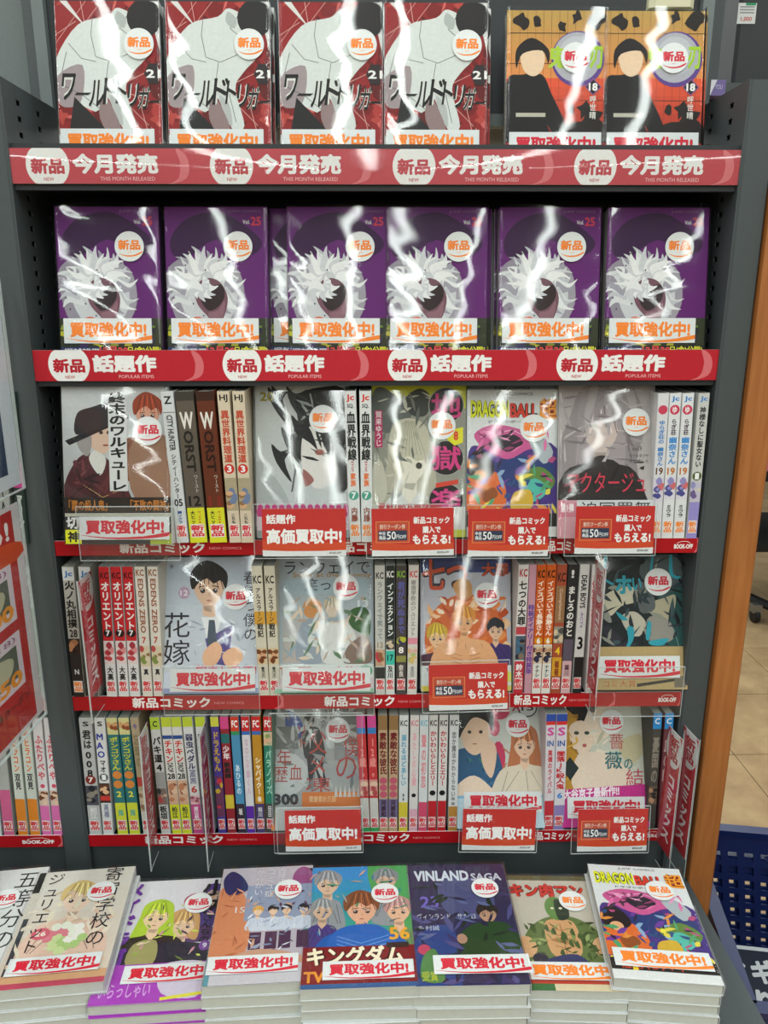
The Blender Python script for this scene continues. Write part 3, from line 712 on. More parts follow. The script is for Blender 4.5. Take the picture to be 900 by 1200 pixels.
def art_suit(a):
    a.grad(0, 0, 1, .86, '#b4bfcc', '#c9cfd6', 5)
    a.figure(.48, .22, .17, '#dab79c', '#1b1715', '#c9ced6', body=.95)
    a.blob([(.2, .5), (.36, .42), (.5, .44), (.7, .42), (.88, .52), (.96, .86), (.16, .86)], '#bfc6cf'); a.poly([(.4, .44), (.5, .7), (.62, .44)], '#dfe2e4'); a.poly([(.44, .6), (.72, .5), (.7, .8), (.5, .78)], '#544a86')
    a.busy(.2, .44, .92, .82, ['#d8dce0', '#a8b0bc', '#94a0b0'], 26, .08, 28, .2); a.poly([(.48, .46), (.54, .46), (.57, .64), (.52, .7), (.46, .62)], '#485460')
    for p in ([(.42, .70), (.55, .62), (.62, .68), (.56, .78), (.44, .80)], [(.62, .72), (.76, .66), (.84, .74), (.7, .82)]): a.blob(p, '#dfb18e')
    a.vtext('花嫁', .14, .40, .80, .3, '#2c2a30', .0); a.vtext('春待つ僕の', .92, .10, .62, .16, '#2f2c34', .0); a.text('春', .07, .05, .11, .08, '#444', 0)
    a.ell(.22, .26, .06, .045, '#b598b0', 16); a.text('12', .18, .24, .26, .28, '#ece8ee', .02)
    a.rect(0, .84, 1, 1, '#cfd6e6'); a.text('約束します!', .34, .79, .98, .86, '#d4456a', .03); a.rect(.0, .96, 1, 1, '#8f9bc0')
def art_runway(a):
    a.rect(0, 0, 1, 1, '#a4b0b8'); a.grad(.08, .17, .95, .78, '#9fb4bd', '#b3a8a0', 6)
    a.ell(.38, .38, .10, .075, '#c98a50', 18); a.blob([(.26, .5), (.4, .45), (.5, .5), (.52, .76), (.22, .76)], '#8f9aa6')
    a.figure(.58, .38, .075, '#d3c3b0', '#bfb49c', '#cdd0cc', body=1.1, face=False); a.blob([(.5, .52), (.64, .5), (.72, .56), (.74, .77), (.48, .77)], '#cfd2cf')
    a.blob([(.76, .4), (.9, .37), (.97, .44), (.96, .58), (.86, .56), (.76, .5)], '#335c2c'); a.blob([(.74, .66), (.9, .58), (.97, .64), (.97, .78), (.7, .78)], '#7d6a5e')
    a.busy(.08, .3, .95, .78, ['#8fa4ae', '#c3c9c4', '#b09c8c', '#5a7a5c', '#d6c4ac'], 50, .08, 29, .25); a.text('ランウェイで', .1, .03, .96, .125, '#1c1e22', .0); a.text('笑って', .3, .16, .72, .25, '#303338', .0); a.text('Smile at the runway', .18, .115, .98, .16, '#b08a4c', .02)
    a.text('13', .84, .32, .95, .37, '#d0d8dc', .04)
    a.rect(0, .79, 1, .92, '#cfd4d0'); a.text('TVアニメ化', .03, .80, .84, .88, '#c0392f', .03); a.ell(.92, .84, .07, .045, '#3f9a70', 12)
    a.rect(0, .89, 1, 1, '#cdbcc4'); a.rect(0, .97, 1, 1, '#86b89a')
def art_flame(a):
    rn = random.Random(4)
    a.rect(0, 0, 1, 1, '#b7bac6'); a.grad(0, 0, 1, .12, '#1d2c66', '#33407c', 3)
    for c, b in (('#3a2a33', .10), ('#c84a22', .03)): a.text('七つ', .02, .02, .52, .25, c, b); a.text('大罪', .68, .05, .98, .15, c, b)
    a.ell(.5, .62, .46, .34, '#c9632f', 30)
    for i in range(22):
        t = i*.285; r = rn.uniform(.3, .44); x, y = .5+r*math.cos(t), .6+r*.72*math.sin(t)
        a.blob([(x, y), (x+.06, y-.05), (x+.12, y-.01), (x+.04, y+.03)], rn.choice(['#dd8a4a', '#e8c39a', '#b84a20']), 3)
    a.busy(.05, .3, .95, .8, ['#e8b07a', '#a84420', '#e8d0b0', '#d8702c', '#f0dcc4'], 50, .08, 9, .3); a.blob([(.36, .22), (.46, .16), (.56, .2), (.56, .3), (.44, .32)], '#bf8a4a')
    a.figure(.18, .60, .10, '#dfb68c', '#c8a334', '#4a2a3a'); a.figure(.83, .55, .085, '#d9b294', '#22242c', '#3c2c66')
    a.figure(.48, .48, .11, '#dba476', '#d28a3a', '#dba476', body=1.15); a.blob([(.22, .72), (.36, .66), (.48, .69), (.62, .66), (.78, .72), (.8, .84), (.2, .84)], '#d9a274')
    for i in range(3): a.line([(.34, .72+i*.03), (.46, .74+i*.03)], .0008, '#a8683a'); a.line([(.54, .74+i*.03), (.66, .72+i*.03)], .0008, '#a8683a')
    a.rect(0, .81, 1, 1, '#c9d0cf'); a.text('TVアニメ新シリーズ☆', .05, .825, .72, .855, '#2a2c4a', .03); a.blob([(.7, .86), (.86, .83), (1, .87), (1, .93), (.74, .92)], '#cfd23c')
    a.rect(0, .96, 1, 1, '#cdbb40')
def art_teal(a):
    a.rect(0, 0, 1, 1, '#1a2226'); a.blob([(.7, .3), (.95, .2), (1, .6), (.9, .72), (.75, .6)], '#1f4a48'); a.blob([(.6, 0), (.9, .02), (.95, .18), (.7, .25), (.5, .14)], '#4c585a')
    a.blob([(.1, .32), (.3, .24), (.46, .25), (.48, .34), (.3, .38), (.18, .45)], '#c4bfa8'); a.blob([(.0, .3), (.12, .36), (.2, .5), (.1, .46)], '#8a8c84')
    a.blob([(.3, .46), (.44, .42), (.56, .5), (.5, .6), (.38, .58)], '#b9b4a4'); a.blob([(.62, .36), (.76, .32), (.88, .3), (.86, .42), (.74, .52), (.64, .46)], '#a8a288'); a.blob([(.6, .46), (.8, .48), (.86, .62), (.66, .66), (.56, .58)], '#8f8c84')
    a.blob([(.1, .5), (.28, .6), (.4, .7), (.2, .7)], '#2c2c38'); a.blob([(.48, .2), (.62, .26), (.66, .4), (.5, .42)], '#5a6062'); a.line([(.86, .55), (.92, .7)], .001, '#5f8a84')
    a.busy(0, 0, 1, .68, ['#10181b', '#2c3a40', '#3a5054', '#232c36', '#8a8c80', '#0c1012'], 70, .09, 10, .25)
    C = '#2f9aac'
    a.line([(.14, .0), (.10, .26)], .004, C); a.line([(.12, .18), (.22, .22)], .003, C); a.text('ホ', .24, .15, .42, .29, C, .06); a.text('い', .42, .17, .52, .26, C, .05); a.line([(.64, .0), (.62, .12)], .003, C)
    a.blob([(.82, .0), (.85, 0), (.86, .14), (.94, .16), (.90, .18), (.82, .14)], C); a.blob([(.24, .42), (.3, .44), (.37, .48), (.3, .48)], C); a.blob([(.36, .54), (.43, .54), (.42, .64), (.30, .75), (.37, .64)], C); a.blob([(.58, .5), (.62, .51), (.6, .62), (.56, .62)], C); a.blob([(.6, .64), (.8, .62), (.74, .67), (.62, .67)], C)
    a.rect(0, .68, 1, 1, '#b59d6c'); a.text('コミ大賞', .1, .93, .45, .98, '#b0552c', .0); a.poly([(.46, .955), (.9, .915), (.9, .935), (.46, .98)], '#2a2a26'); a.rect(.86, .90, .98, .985, '#6d6658')
def art_photo(a):
    a.rect(0, 0, 1, 1, '#a4a8a7'); a.blob([(.0, 0), (.24, 0), (.2, .12), (.06, .1)], '#c6cbca'); a.grad(.7, 0, 1, .45, '#5d6264', '#8d9192', 4)
    a.blob([(.16, .06), (.3, .1), (.36, .22), (.28, .3), (.17, .26)], '#2c4a94')
    a.rect(.0, .18, .3, .36, '#6b6f6e'); a.blob([(.1, .36), (.4, .5), (.3, .7), (.02, .7)], '#c7caca')
    a.ell(.42, .125, .06, .05, '#1d1d1f', 16); a.ell(.42, .16, .035, .025, '#b9a598', 12); a.blob([(.34, .22), (.42, .18), (.54, .21), (.6, .4), (.56, .5), (.5, .42), (.4, .44), (.36, .4)], '#24252a')
    a.poly([(.39, .4), (.54, .4), (.62, .64), (.55, .66), (.48, .5), (.48, .65), (.42, .64)], '#1d1e22'); a.poly([(.41, .2), (.45, .2), (.43, .36)], '#d8dada')
    a.busy(0, 0, 1, .68, ['#8d9190', '#c2c6c4', '#74797a', '#b4b8b6'], 46, .1, 12, .3)
    C = '#b03a30'
    a.text('僕', .80, .26, .97, .42, C, -.005); a.text('の', .72, .42, .95, .6, C, -.01); a.text('父', .42, .22, .62, .4, C, -.01); a.text('メ', .42, .42, .60, .56, C, -.01); a.text('凍', .38, .58, .66, .7, C, -.005)
    a.text('年', .06, .36, .22, .5, C, -.005); a.text('血', .2, .48, .34, .6, C, -.005); a.text('歴', .02, .5, .18, .62, C, -.005); a.vtext('リト', .34, .16, .36, .12, C, -.01); a.vtext('何かがて', .68, .02, .24, .1, '#3c3d3e', 0); a.vtext('はなんだ', .59, .04, .2, .09, '#3c3d3e', 0)
    a.text('300', .02, .71, .3, .80, '#1c1c1e', .06); a.rect(.34, .70, 1, .82, '#e07a2a'); a.text('電書累計万部', .42, .73, .72, .78, '#f0c48c', .03)
    for i in range(6): a.poly([(.7+i*.05, .74), (.72+i*.05, .64), (.74+i*.05, .74)], '#d3cfc8')
    a.rect(0, .82, 1, 1, '#c8c8c6'); a.rect(0, .8, .04, 1, '#e07a2a')
def art_couple(a):
    a.rect(0, 0, 1, 1, '#c5c9c2')
    for x, y, rx, ry in [(.5, .06, .12, .08), (.44, .2, .06, .07), (.48, .44, .08, .13), (.5, .62, .09, .13), (.72, .6, .07, .08), (.34, .52, .06, .05)]: a.ell(x, y, rx, ry, '#c23a5e', 14)
    a.blob([(.0, .42), (.1, .36), (.38, .34), (.5, .46), (.52, .74), (0, .74)], '#27567c')
    a.blob([(.04, .12), (.2, .06), (.36, .16), (.36, .32), (.22, .42), (.08, .34)], '#dfc0a4'); a.blob([(.0, .14), (.06, .03), (.26, .0), (.42, .08), (.42, .24), (.36, .16), (.2, .12), (.08, .22), (.03, .28)], '#191718')
    a.busy(.05, .40, .48, .7, ['#1c4468', '#3a6c94', '#2a7a5a'], 20, .05, 13, .25); a.busy(.5, .3, 1, .74, ['#e8c9ae', '#c9905c', '#d8dcd0', '#b8704a'], 24, .06, 14, .25)
    for x in (.15, .28): a.ell(x, .235, .022, .014, '#3a3230', 10)
    a.ell(.21, .33, .03, .005, '#a05f50', 8)
    a.figure(.78, .34, .13, '#e2bfa4', '#b5704a', '#d9cdb9', long=1.5); a.blob([(.0, .66), (.2, .58), (.42, .7), (.42, .76), (0, .76)], '#e4cdb8')
    a.blob([(.28, .34), (.4, .3), (.46, .4), (.4, .6), (.3, .5)], '#dfbfa6')
    a.disc(.82, .04, .0135, '#2c2f34'); a.disc(.82, .04, .0118, '#c9ccca'); a.text('15', .75, .015, .89, .068, '#2c2f34', .03); a.text('X', .64, .0, .74, .07, '#9c3348', .03)
    a.rect(0, .74, 1, 1, '#b9d2df'); a.rect(0, .74, 1, .76, '#7fb3d2')
def art_rose(a):
    a.rect(0, 0, 1, 1, '#c4c6b8')
    a.blob([(.14, 0), (.4, 0), (.62, .08), (.5, .3), (.3, .34), (.24, .16)], '#dccbb8'); a.blob([(.06, .0), (.32, .0), (.28, .14), (.2, .2), (.1, .1)], '#151415'); a.blob([(.3, .04), (.42, .02), (.38, .09)], '#3a2c28')
    a.blob([(.02, .12), (.14, .1), (.2, .2), (.18, .6), (.28, .74), (0, .74)], '#b98a2c'); a.blob([(.1, .2), (.24, .15), (.36, .22), (.34, .38), (.22, .42), (.12, .34)], '#e2cdb8')
    a.busy(.02, .1, .2, .7, ['#d8ac4a', '#94691c', '#c99a34'], 18, .07, 15, .2); a.busy(.3, .2, 1, .66, ['#d0d0c0', '#b5b49c', '#e2d6c4'], 26, .08, 16, .25)
    for x in (.18, .30): a.ell(x, .25, .03, .015, '#39443f', 10)
    a.ell(.27, .35, .025, .015, '#b05a55', 10)
    a.blob([(.16, .46), (.34, .4), (.6, .44), (.8, .58), (.8, .66), (.5, .68), (.14, .7)], '#dfcdba'); a.blob([(.66, .34), (.9, .26), (.96, .4), (.78, .5)], '#bfb694')
    a.poly([(.1, .44), (.2, .53), (.1, .63), (.0, .53)], '#1c2a2a')
    a.text('薔', .56, .26, .72, .38, '#b34a50', .0); a.text('薇', .5, .40, .70, .54, '#2f6a70', .02); a.text('の', .72, .46, .82, .54, '#2f6a70', .02); a.text('結', .74, .54, .94, .67, '#b5405a', .0); a.text('婚', .70, .70, .90, .80, '#c98aa0', .0)
    a.poly([(0, .70), (1, .66), (1, 1), (0, 1)], '#c02a86'); a.text('大谷京子最新作!!', .02, .70, .66, .78, '#efe4ec', .05, rise=.03)
def art_calligraphy(a):
    a.rect(0, 0, 1, 1, '#cfd0ce'); a.blob([(.0, .3), (.3, .2), (.5, .5), (.4, .9), (0, .9)], '#a98fb0'); a.rect(0, .9, 1, 1, '#7d6aa8')
    a.vtext('五等分の', .82, .03, .75, .24, '#1c1a1c', .0); a.rect(.95, .5, 1, 1, '#33363e')
def art_bouquet(a):
    a.grad(0, 0, 1, 1, '#cfcac0', '#cdbfae', 5)
    a.figure(.50, .28, .16, '#e0c6b0', '#cdb274', '#d9b9a6', body=.9)
    a.busy(.05, .2, .95, .88, ['#d8ceb8', '#c2b096', '#e0d4c0', '#d9b8a0'], 40, .09, 17, .3)
    for i in range(22):
        t = i*2.4; r = .02*math.sqrt(i)*1.6; a.ell(.5+r*math.cos(t)*1.2, .62+r*math.sin(t)*.8, .05, .034, ['#dfe3d2', '#a9c67c', '#d77a88', '#e8e6de', '#c7d69a'][i % 5], 10)
    a.ell(.26, .58, .09, .05, '#c85a6c', 14); a.text('26', .21, .56, .31, .60, '#eed', .02)
    a.vtext('ジュリエット', .20, .02, .74, .17, '#221f22', .0); a.vtext('寄宿学校の', .80, .0, .72, .2, '#262326', .0)
    a.rect(0, .90, 1, 1, '#c79a72'); a.rect(0, .96, 1, 1, '#b3455a')
def art_maid(a):
    a.rect(0, 0, 1, 1, '#d2d0d6')
    a.figure(.72, .24, .09, '#dcb79a', '#a23f56', '#5a3a6a'); a.figure(.9, .14, .08, '#c9a790', '#4a3778', '#4a3778')
    a.figure(.66, .42, .12, '#e0bd9e', '#c79a62', '#1f2338', long=.3); a.figure(.38, .34, .13, '#e2c2a0', '#a9c338', '#33281f', long=1.8)
    a.blob([(.2, .6), (.5, .55), (.9, .6), (.92, .74), (.2, .74)], '#2a2434'); a.blob([(.24, .56), (.44, .54), (.46, .72), (.22, .72)], '#9a9460')
    a.busy(.2, .2, .95, .72, ['#8aa83a', '#c9d860', '#3a2c4a', '#c98a9c', '#e0c8b0'], 36, .04, 18, .3); a.vtext('メイドラゴン', .10, .02, .88, .2, '#6a2f96', .06); a.vtext('小林', .90, .02, .34, .24, '#141216', .04); a.vtext('さんちの', .88, .34, .58, .11, '#1c1a1e', .02)
    a.ell(.9, .60, .055, .04, '#7a4a9a', 14); a.text('9', .88, .58, .92, .62, '#e8e0f0', .03)
    a.rect(0, .72, 1, 1, '#a23fb0'); a.blob([(.55, .74), (.9, .72), (.97, .84), (.9, .98), (.6, .94)], '#c9bfd2'); a.line([(.5, .80), (.9, .73)], .003, '#d8d23a'); a.text('いらっしゃい', .06, .86, .5, .96, '#cfa0d8', .02); a.line([(.6, .98), (.98, .95)], .004, '#d8d23a')
def art_cafe(a):
    a.rect(0, 0, 1, 1, '#b3abb4'); a.blob([(.0, .22), (.2, .2), (.34, .4), (.36, .75), (0, .78)], '#c98058'); a.blob([(.02, .12), (.1, .03), (.24, .1), (.3, .22), (.1, .26)], '#2a2a58'); a.ell(.9, .14, .12, .13, '#8d4a7c', 18)
    a.rect(.3, .18, 1, .5, '#8a94ac')
    for x, h_ in ((.44, '#d29a4a'), (.60, '#2b2324'), (.74, '#27222a'), (.92, '#22202a')): a.figure(x, .42, .05, '#e0bd9f', h_, '#c3cbd8', face=False, body=.8); a.rect(x-.06, .60, x+.06, .74, '#4a2e48')
    a.busy(.0, .2, .34, .8, ['#b56e48', '#d89470', '#a85c3c'], 20, .06, 19, .2); a.busy(.34, .2, 1, .76, ['#98a0b8', '#d8dce4', '#5a3a54', '#c9a084', '#7c88a4'], 50, .05, 20, .3); a.blob([(.2, .8), (.5, .74), (.9, .8), (1, .9), (.1, .9)], '#c09478'); a.text('15', .2, .38, .3, .43, '#ddd', .0); a.vtext('からかい', .42, .03, .28, .1, '#d6d0d8', .0); a.vtext('古見さんは', .66, .02, .28, .1, '#d9d5dc', .0); a.vtext('コミュ症', .54, .02, .3, .1, '#d9d5dc', .0)
    a.rect(0, .86, 1, 1, '#bcb8be'); a.rect(0, .8, .05, 1, '#5a8f9a')
def art_blue(a):
    a.grad(0, 0, 1, .72, '#2b86c4', '#3f9a7c', 6); a.blob([(.6, 0), (1, 0), (1, .7), (.75, .5)], '#4a9a54')
    a.figure(.20, .16, .12, '#cfae93', '#8b8f93', '#8b8f93', body=.5); a.figure(.78, .14, .11, '#c9a78c', '#7d8387', '#8b8f93', body=.5); a.figure(.16, .40, .10, '#c9a78c', '#8d9192', '#4a3a7a', body=.6)
    a.figure(.88, .42, .12, '#dcae8e', '#b78a86', '#6a8a5a', body=.5); a.figure(.53, .40, .15, '#d9a688', '#7d4a2c', '#2457a2', body=1.1)
    a.busy(.02, .04, .98, .62, ['#2a6aa8', '#9ca0a0', '#c9a088', '#3a8a64', '#6a6e70'], 34, .05, 21, .25); a.blob([(.24, .62), (.4, .54), (.68, .54), (.84, .66), (.8, .76), (.26, .76)], '#2a5fae')
    for i in range(4): a.line([(.3, .62+i*.03), (.52, .68+i*.03), (.78, .62+i*.03)], .0008, '#6fa2d8')
    a.rect(0, .70, 1, 1, '#7a1a1c')
    for c, b in (('#241008', .12), ('#efe2c4', .05)): a.text('キングダム', .04, .70, .90, .84, c, b)
    a.text('56', .78, .56, .97, .66, '#e0a02c', .04); a.text('TV', .02, .88, .2, .96, '#e0902c', .05); a.rect(0, .97, 1, 1, '#34588a'); a.rect(.75, .68, .95, .72, '#33241e')
def art_saga(a):
    a.grad(0, 0, 1, 1, '#2f2748', '#2c2a4a', 4); a.blob([(.3, .2), (.5, .12), (.8, .2), (.8, .45), (.5, .5), (.32, .4)], '#4a4c74'); a.blob([(.0, .7), (.2, .55), (.4, .6), (.4, 1), (0, 1)], '#2c3f7a')
    a.text('VINLAND', .06, .06, .62, .16, '#c9d0da', .05); a.text('SAGA', .64, .09, .95, .16, '#b9c0cc', .04)
    a.text('23', .10, .30, .28, .40, '#6a5cb4', .03); a.text('ヴィンランド・サガ 23', .06, .45, .62, .50, '#c2c6d2', .01); a.text('幸村誠', .06, .55, .26, .59, '#b9bccb', .01)
    a.figure(.74, .46, .09, '#b08a70', '#2a2220', '#24401f', body=1.1); a.blob([(.42, .66), (.6, .54), (.9, .54), (1, .7), (1, .82), (.46, .82)], '#24401f')
    a.busy(0, .18, 1, 1, ['#3a3260', '#241e3c', '#4c4a7c', '#5a628c', '#1c2a1c'], 70, .09, 22, .3); a.ell(.46, .66, .05, .04, '#a5806a', 10); a.ell(.1, .74, .06, .04, '#b7425c', 12); a.blob([(.08, .8), (.2, .74), (.26, .96), (.06, .96)], '#4f7c44'); a.text('ヤバい', .5, .78, .96, .88, '#d3cfc8', .04); a.text('受賞', .06, .9, .2, .97, '#9aa83a', .04)
def art_muscle(a):
    a.rect(0, 0, 1, 1, '#b9b2a4'); a.rect(0, 0, 1, .05, '#5d5a3c')
    for c, b in (('#3c1010', .12), ('#c2352a', .06)): a.text('キン肉マン', .03, .08, .86, .22, c, b)
    a.blob([(.08, .62), (.2, .48), (.4, .4), (.66, .4), (.86, .5), (.96, .64), (.9, .82), (.1, .82)], '#5f7040')
    a.blob([(.34, .46), (.5, .42), (.66, .46), (.66, .7), (.5, .76), (.34, .7)], '#c99a6c'); a.line([(.5, .46), (.5, .72)], .001, '#8c6440'); a.blob([(.36, .6), (.5, .58), (.64, .6), (.5, .63)], '#a97a50')
    a.ell(.1, .66, .11, .09, '#cfa276', 16); a.ell(.9, .66, .12, .09, '#cfa276', 16)
    a.ell(.5, .32, .12, .11, '#5f8444', 20); a.blob([(.5, .24), (.62, .28), (.62, .4), (.5, .42)], '#2d3a2c')
    for x in (.46, .55): a.ell(x, .32, .02, .01, '#d8d4c4', 8)
    rn = random.Random(2)
    a.busy(.12, .44, .92, .8, ['#46582f', '#7c8c50', '#3a4a26', '#93a266'], 60, .05, 8, .4)
    for i in range(4): a.line([(.4, .5+i*.05), (.5, .52+i*.05), (.6, .5+i*.05)], .0008, '#8c6440')
    for i in range(16): x, y = rn.uniform(.14, .9), rn.uniform(.5, .74); a.blob([(x, y), (x+.04, y-.04), (x+.05, y+.03)], '#46582f', 2)
    a.ell(.22, .76, .08, .05, '#33333c', 14); a.blob([(.3, .76), (.6, .72), (.7, .84), (.3, .84)], '#3a3c62'); a.rect(0, .84, 1, 1, '#b03c2c'); a.rect(0, .95, 1, 1, '#cdbf9c'); a.rect(0, .95, .3, 1, '#3a6a3c')

# ---------------------------------------------------------------- top shelf and second shelf: covers out
BW, BH = .1155, .178
g1 = 'comics with a red and white cover on the top shelf'
g1b = 'comics with a sunset cover on the top shelf'
for i, (cx, bg, sk) in enumerate([(127, .0022, .9), (256, .0030, -.3), (388, .0028, -.2), (511, .0022, -.9)]):
    face_book('red and white shard-pattern comic numbered 21 facing out on top shelf, %s' % ORD[i], cx, 85, 118, .958, 0, BW, BH, .016,
              art_shards, (.80, .255, .0165, OR), (.47, .852, .105, .031, OR), .17, seed=i+1, group=g1, bulge=bg, skew=sk, spine_art=spine_dark)
for i, cx in enumerate((652, 767)):
    face_book('orange sunset-fence comic numbered 18 facing out, %s one at the right of the top shelf' % ('left', 'right')[i], cx, 90, 118, .962, 0, BW-.003, BH-.006, .016,
              art_sunset, (.69, .295, .0165, RD), (.50, .855, .105, .031, RD), .17, seed=i+11, group=g1b, bulge=.0034, skew=(-.2, .8)[i], spine_art=spine_dark, col='#4a4038')
def behind(label, cx, py, yb, k, art, sp, lean, rz=0, grp=None, prom=None, seed=0, dz=0, film=False):
    return face_book(label, cx, py, 0, yb, k, BW, BH, .016, art, None, prom, lean, seed=seed, group=grp, spine_art=sp, rz=rz, film=film, dz=dz)
for i, cx in enumerate((133, 262, 391, 516)):
    behind('spare red and white comic hidden behind the %s shard-pattern copy' % ('leftmost', 'second', 'third', 'fourth')[i], cx, 85, .9755, 0, art_shards, spine_dark, .17, grp=g1)
for i, cx in enumerate((656, 770)):
    behind('spare sunset comic behind the %s copy at the right of the top shelf' % ('left', 'right')[i], cx, 90, .9795, 0, art_sunset, spine_dark, .17, grp=g1b)
g2 = 'purple comics on the second shelf'
L6 = ['leftmost', 'second from left', 'third from left', 'third from right', 'second from right', 'rightmost']
for i, (cx, bg, sk) in enumerate([(127.5, .0024, .8), (254, .0032, .1), (397, .0026, -.1), (512, .0024, .9), (644, .0024, .8), (770, .0030, -.0)]):
    face_book('purple comic with a white burst facing out in front row, %s' % L6[i], cx, 325, 118, .917, 1, BW+.001, BH, .016,
              art_burst, (.71, .245, .0165, OR), (.47, .770, .100, .028, OR), .15, seed=30+i, col='#3a1846', group=g2, bulge=bg, skew=sk, spine_art=spine_dark, rz=(0, -.02, 0, 0, 0, 0)[i])
for i, (cx, rz, sp) in enumerate([(132, 0, spine_dark), (263, -.14, spine_burst), (374, 0, spine_dark), (518, 0, spine_dark), (637, 0, spine_dark), (767, 0, spine_dark)]):
    behind('spare purple comic behind the %s front copy' % L6[i].replace(' from', ' front copy from') if 0 else 'spare purple comic tucked behind the %s front copy' % L6[i], cx, 325, .9355+(.012 if rz else 0), 1, art_burst, sp, .15, rz, g2, prom=(.47, .770, .100, .028, OR) if i == 2 else None, seed=60+i, film=(i == 2))

# ---------------------------------------------------------------- spines
FY = {2: .896, 3: .904, 4: .906}
BOT = {2: 632, 3: 814, 4: 976}
TOP = {2: 462, 3: 664, 4: 842}
def spine_art(t, h, base, items, stick):
    a = Art(t-.0006, h)
    a.rect(0, 0, 1, 1, base)
    for it in items:
        k = it[0]
        if k == 'b': a.rect(0, it[1], 1, it[2], it[3])
        elif k == 'v': a.vtext(it[1], it[6] if len(it) > 6 else .5, it[2], it[3], it[5], it[4], it[7] if len(it) > 7 else .045)
        elif k == 'r': a.text(it[1], .5-it[5]/2, it[2], .5+it[5]/2, it[3], it[4], .04, rot=90)
        elif k == 'h': a.text(it[1], .5-it[5]/2, it[2], .5+it[5]/2, it[3], it[4], .04)
        elif k == 'd': a.disc(.5, it[1], (t*.42 if len(it) < 5 else it[4]), it[3], 20); a.text(it[2], .3, it[1]-.022, .7, it[1]+.022, '#e8e8e8', .04)
        elif k == 'p':   # small plain picture patch
            rn = random.Random(it[1]); n = 7
            a.rect(0, it[1], 1, it[2], it[3])
            for i in range(n):
                x, y = rn.uniform(.1, .9), rn.uniform(it[1]+.02, it[2]-.02); rx = rn.uniform(.15, .4); ry = rn.uniform(.012, .03)
                a.blob([(x-rx, y), (x, y-ry), (x+rx, y), (x, y+ry)], it[4][i % len(it[4])], 3)
    if stick: a.rect(.1, .872, .9, .962, '#dcdcda'); a.vtext('新品', .5, .878, .958, .8, stick, .05)
    return a.mesh('spine_print', spine(.113))
def spine_row(k, w, entries, FYk=None, bot=None, top=None, src=None):
    """entries: (label, [(tl,tr,bl,br) per copy], base colour, items, sticker colour, group, height)"""
    y = FYk or FY[k]; pb = bot or BOT[k]; pt = top or TOP[k]; last = -9; tops = -9; lastp = None
    for (label, pos, base, items, stick, grp, H) in entries:
        proto = None
        t = sum((P(q[3], pb, y).x-P(q[2], pb, y).x)+(P(q[1], pt, y).x-P(q[0], pt, y).x) for q in pos)/(2*len(pos))
        t = max(.0095, min(t, .021))-.0003
        for i, q in enumerate(pos):
            xb = P(q[2], pb, y).x; xt = P(q[0], pt, y).x
            xb = max(xb, last+.0003); xt = max(xt, tops+.0003)
            tilt = max(-.035, min(.035, (xt-xb)/H)); xt = xb+tilt*H
            if xt < tops: xb += tops-xt+.0002; xt = tops+.0002
            last = xb+t; tops = xt+t
            names = {1: [''], 2: ['left copy', 'right copy'], 3: ['left copy', 'middle copy', 'right copy']}[len(pos)]
            lb = label+(', '+names[i] if names[i] else '')
            sink = max(0, t*math.sin(tilt))
            loc = (xb, y+w/2, SHELF[k]+.0004+sink); rot = (0, tilt, -math.pi/2)
            rot = (Matrix.Rotation(tilt, 3, 'Y') @ Matrix.Rotation(-math.pi/2, 3, 'Z')).to_euler()
            if proto is None:
                proto = book(lb, w, H, t, loc, rot, base, grp)
                me = spine_art(t, H, base, items, stick)
                o = link(bpy.data.objects.new('spine_print', me), proto); o.location = ((w-.113)/2, 0, 0)
            else: copy_book(proto, lb, loc, rot)
    return
G3, G4, G5 = ('books standing spine out on the %s shelf' % s for s in ('third', 'fourth', 'lowest'))
RS, OS = '#cc2a34', '#e8822c'
H6 = .180
spine_row(2, .125, [
    ('white and grey spine with slanted dark logo and 05, left part of third shelf', [(183, 199, 207, 221)], '#c6cacb', [('h', 'Z', .03, .08, '#222', .6), ('b', .13, .135, '#666'), ('r', 'CITY HUNTER', .15, .38, '#2a2c30', .5), ('v', 'シティーハンター', .40, .70, '#44484c', .45), ('h', '05', .70, .75, '#1c1c1c', .7), ('v', '錦ソクラ', .78, .87, '#33508c', .4)], RS, G3, H6),
    ('grey-brown spine with a tall white W and number 12, third shelf', [(202, 227, 223, 246)], '#5b5349', [('b', 0, .06, '#3e3a34'), ('h', 'W', .13, .24, '#d8d4cc', .75), ('r', 'ORST', .25, .52, '#23201d', .55), ('v', 'ワースト', .54, .66, '#c9c4ba', .25, .7, .01), ('h', '12', .68, .75, '#22201e', .7), ('b', .76, 1, '#cdcf2e'), ('v', '大ヒット', .78, .90, '#222', .28, .3), ('v', 'HIGH&LOW', .78, .92, '#b33a2a', .2, .72)], RS, G3, H6),
    ('reddish brown spine with a tall white W and number 11, third shelf', [(228, 252, 246, 268)], '#60301e', [('b', 0, .06, '#3a2218'), ('h', 'W', .13, .24, '#d8d4cc', .75), ('r', 'ORST', .25, .52, '#2a1510', .55), ('v', 'ワースト', .54, .66, '#c9c4ba', .25, .7, .01), ('h', '11', .68, .75, '#7c2c20', .7), ('b', .76, 1, '#cdcf2e'), ('v', '大ヒット', .78, .90, '#222', .28, .3), ('v', 'HIGH&LOW', .78, .92, '#b33a2a', .2, .72)], RS, G3, H6),
    ('cream spine with red lettering and a red 3 disc, third shelf', [(254, 271, 269, 281), (272, 289, 282, 294)], '#cbbda6', [('h', 'HJ', .02, .07, '#222', .7), ('v', '異世界料理道', .12, .46, '#b5432e', .72), ('d', .50, '3', '#c2332c'), ('p', .56, .78, '#a3987c', ['#6b7a9a', '#c9a07a', '#8a6a4a']), ('v', 'こちも', .80, .87, '#444', .4)], RS, G3, H6),
], bot=634)
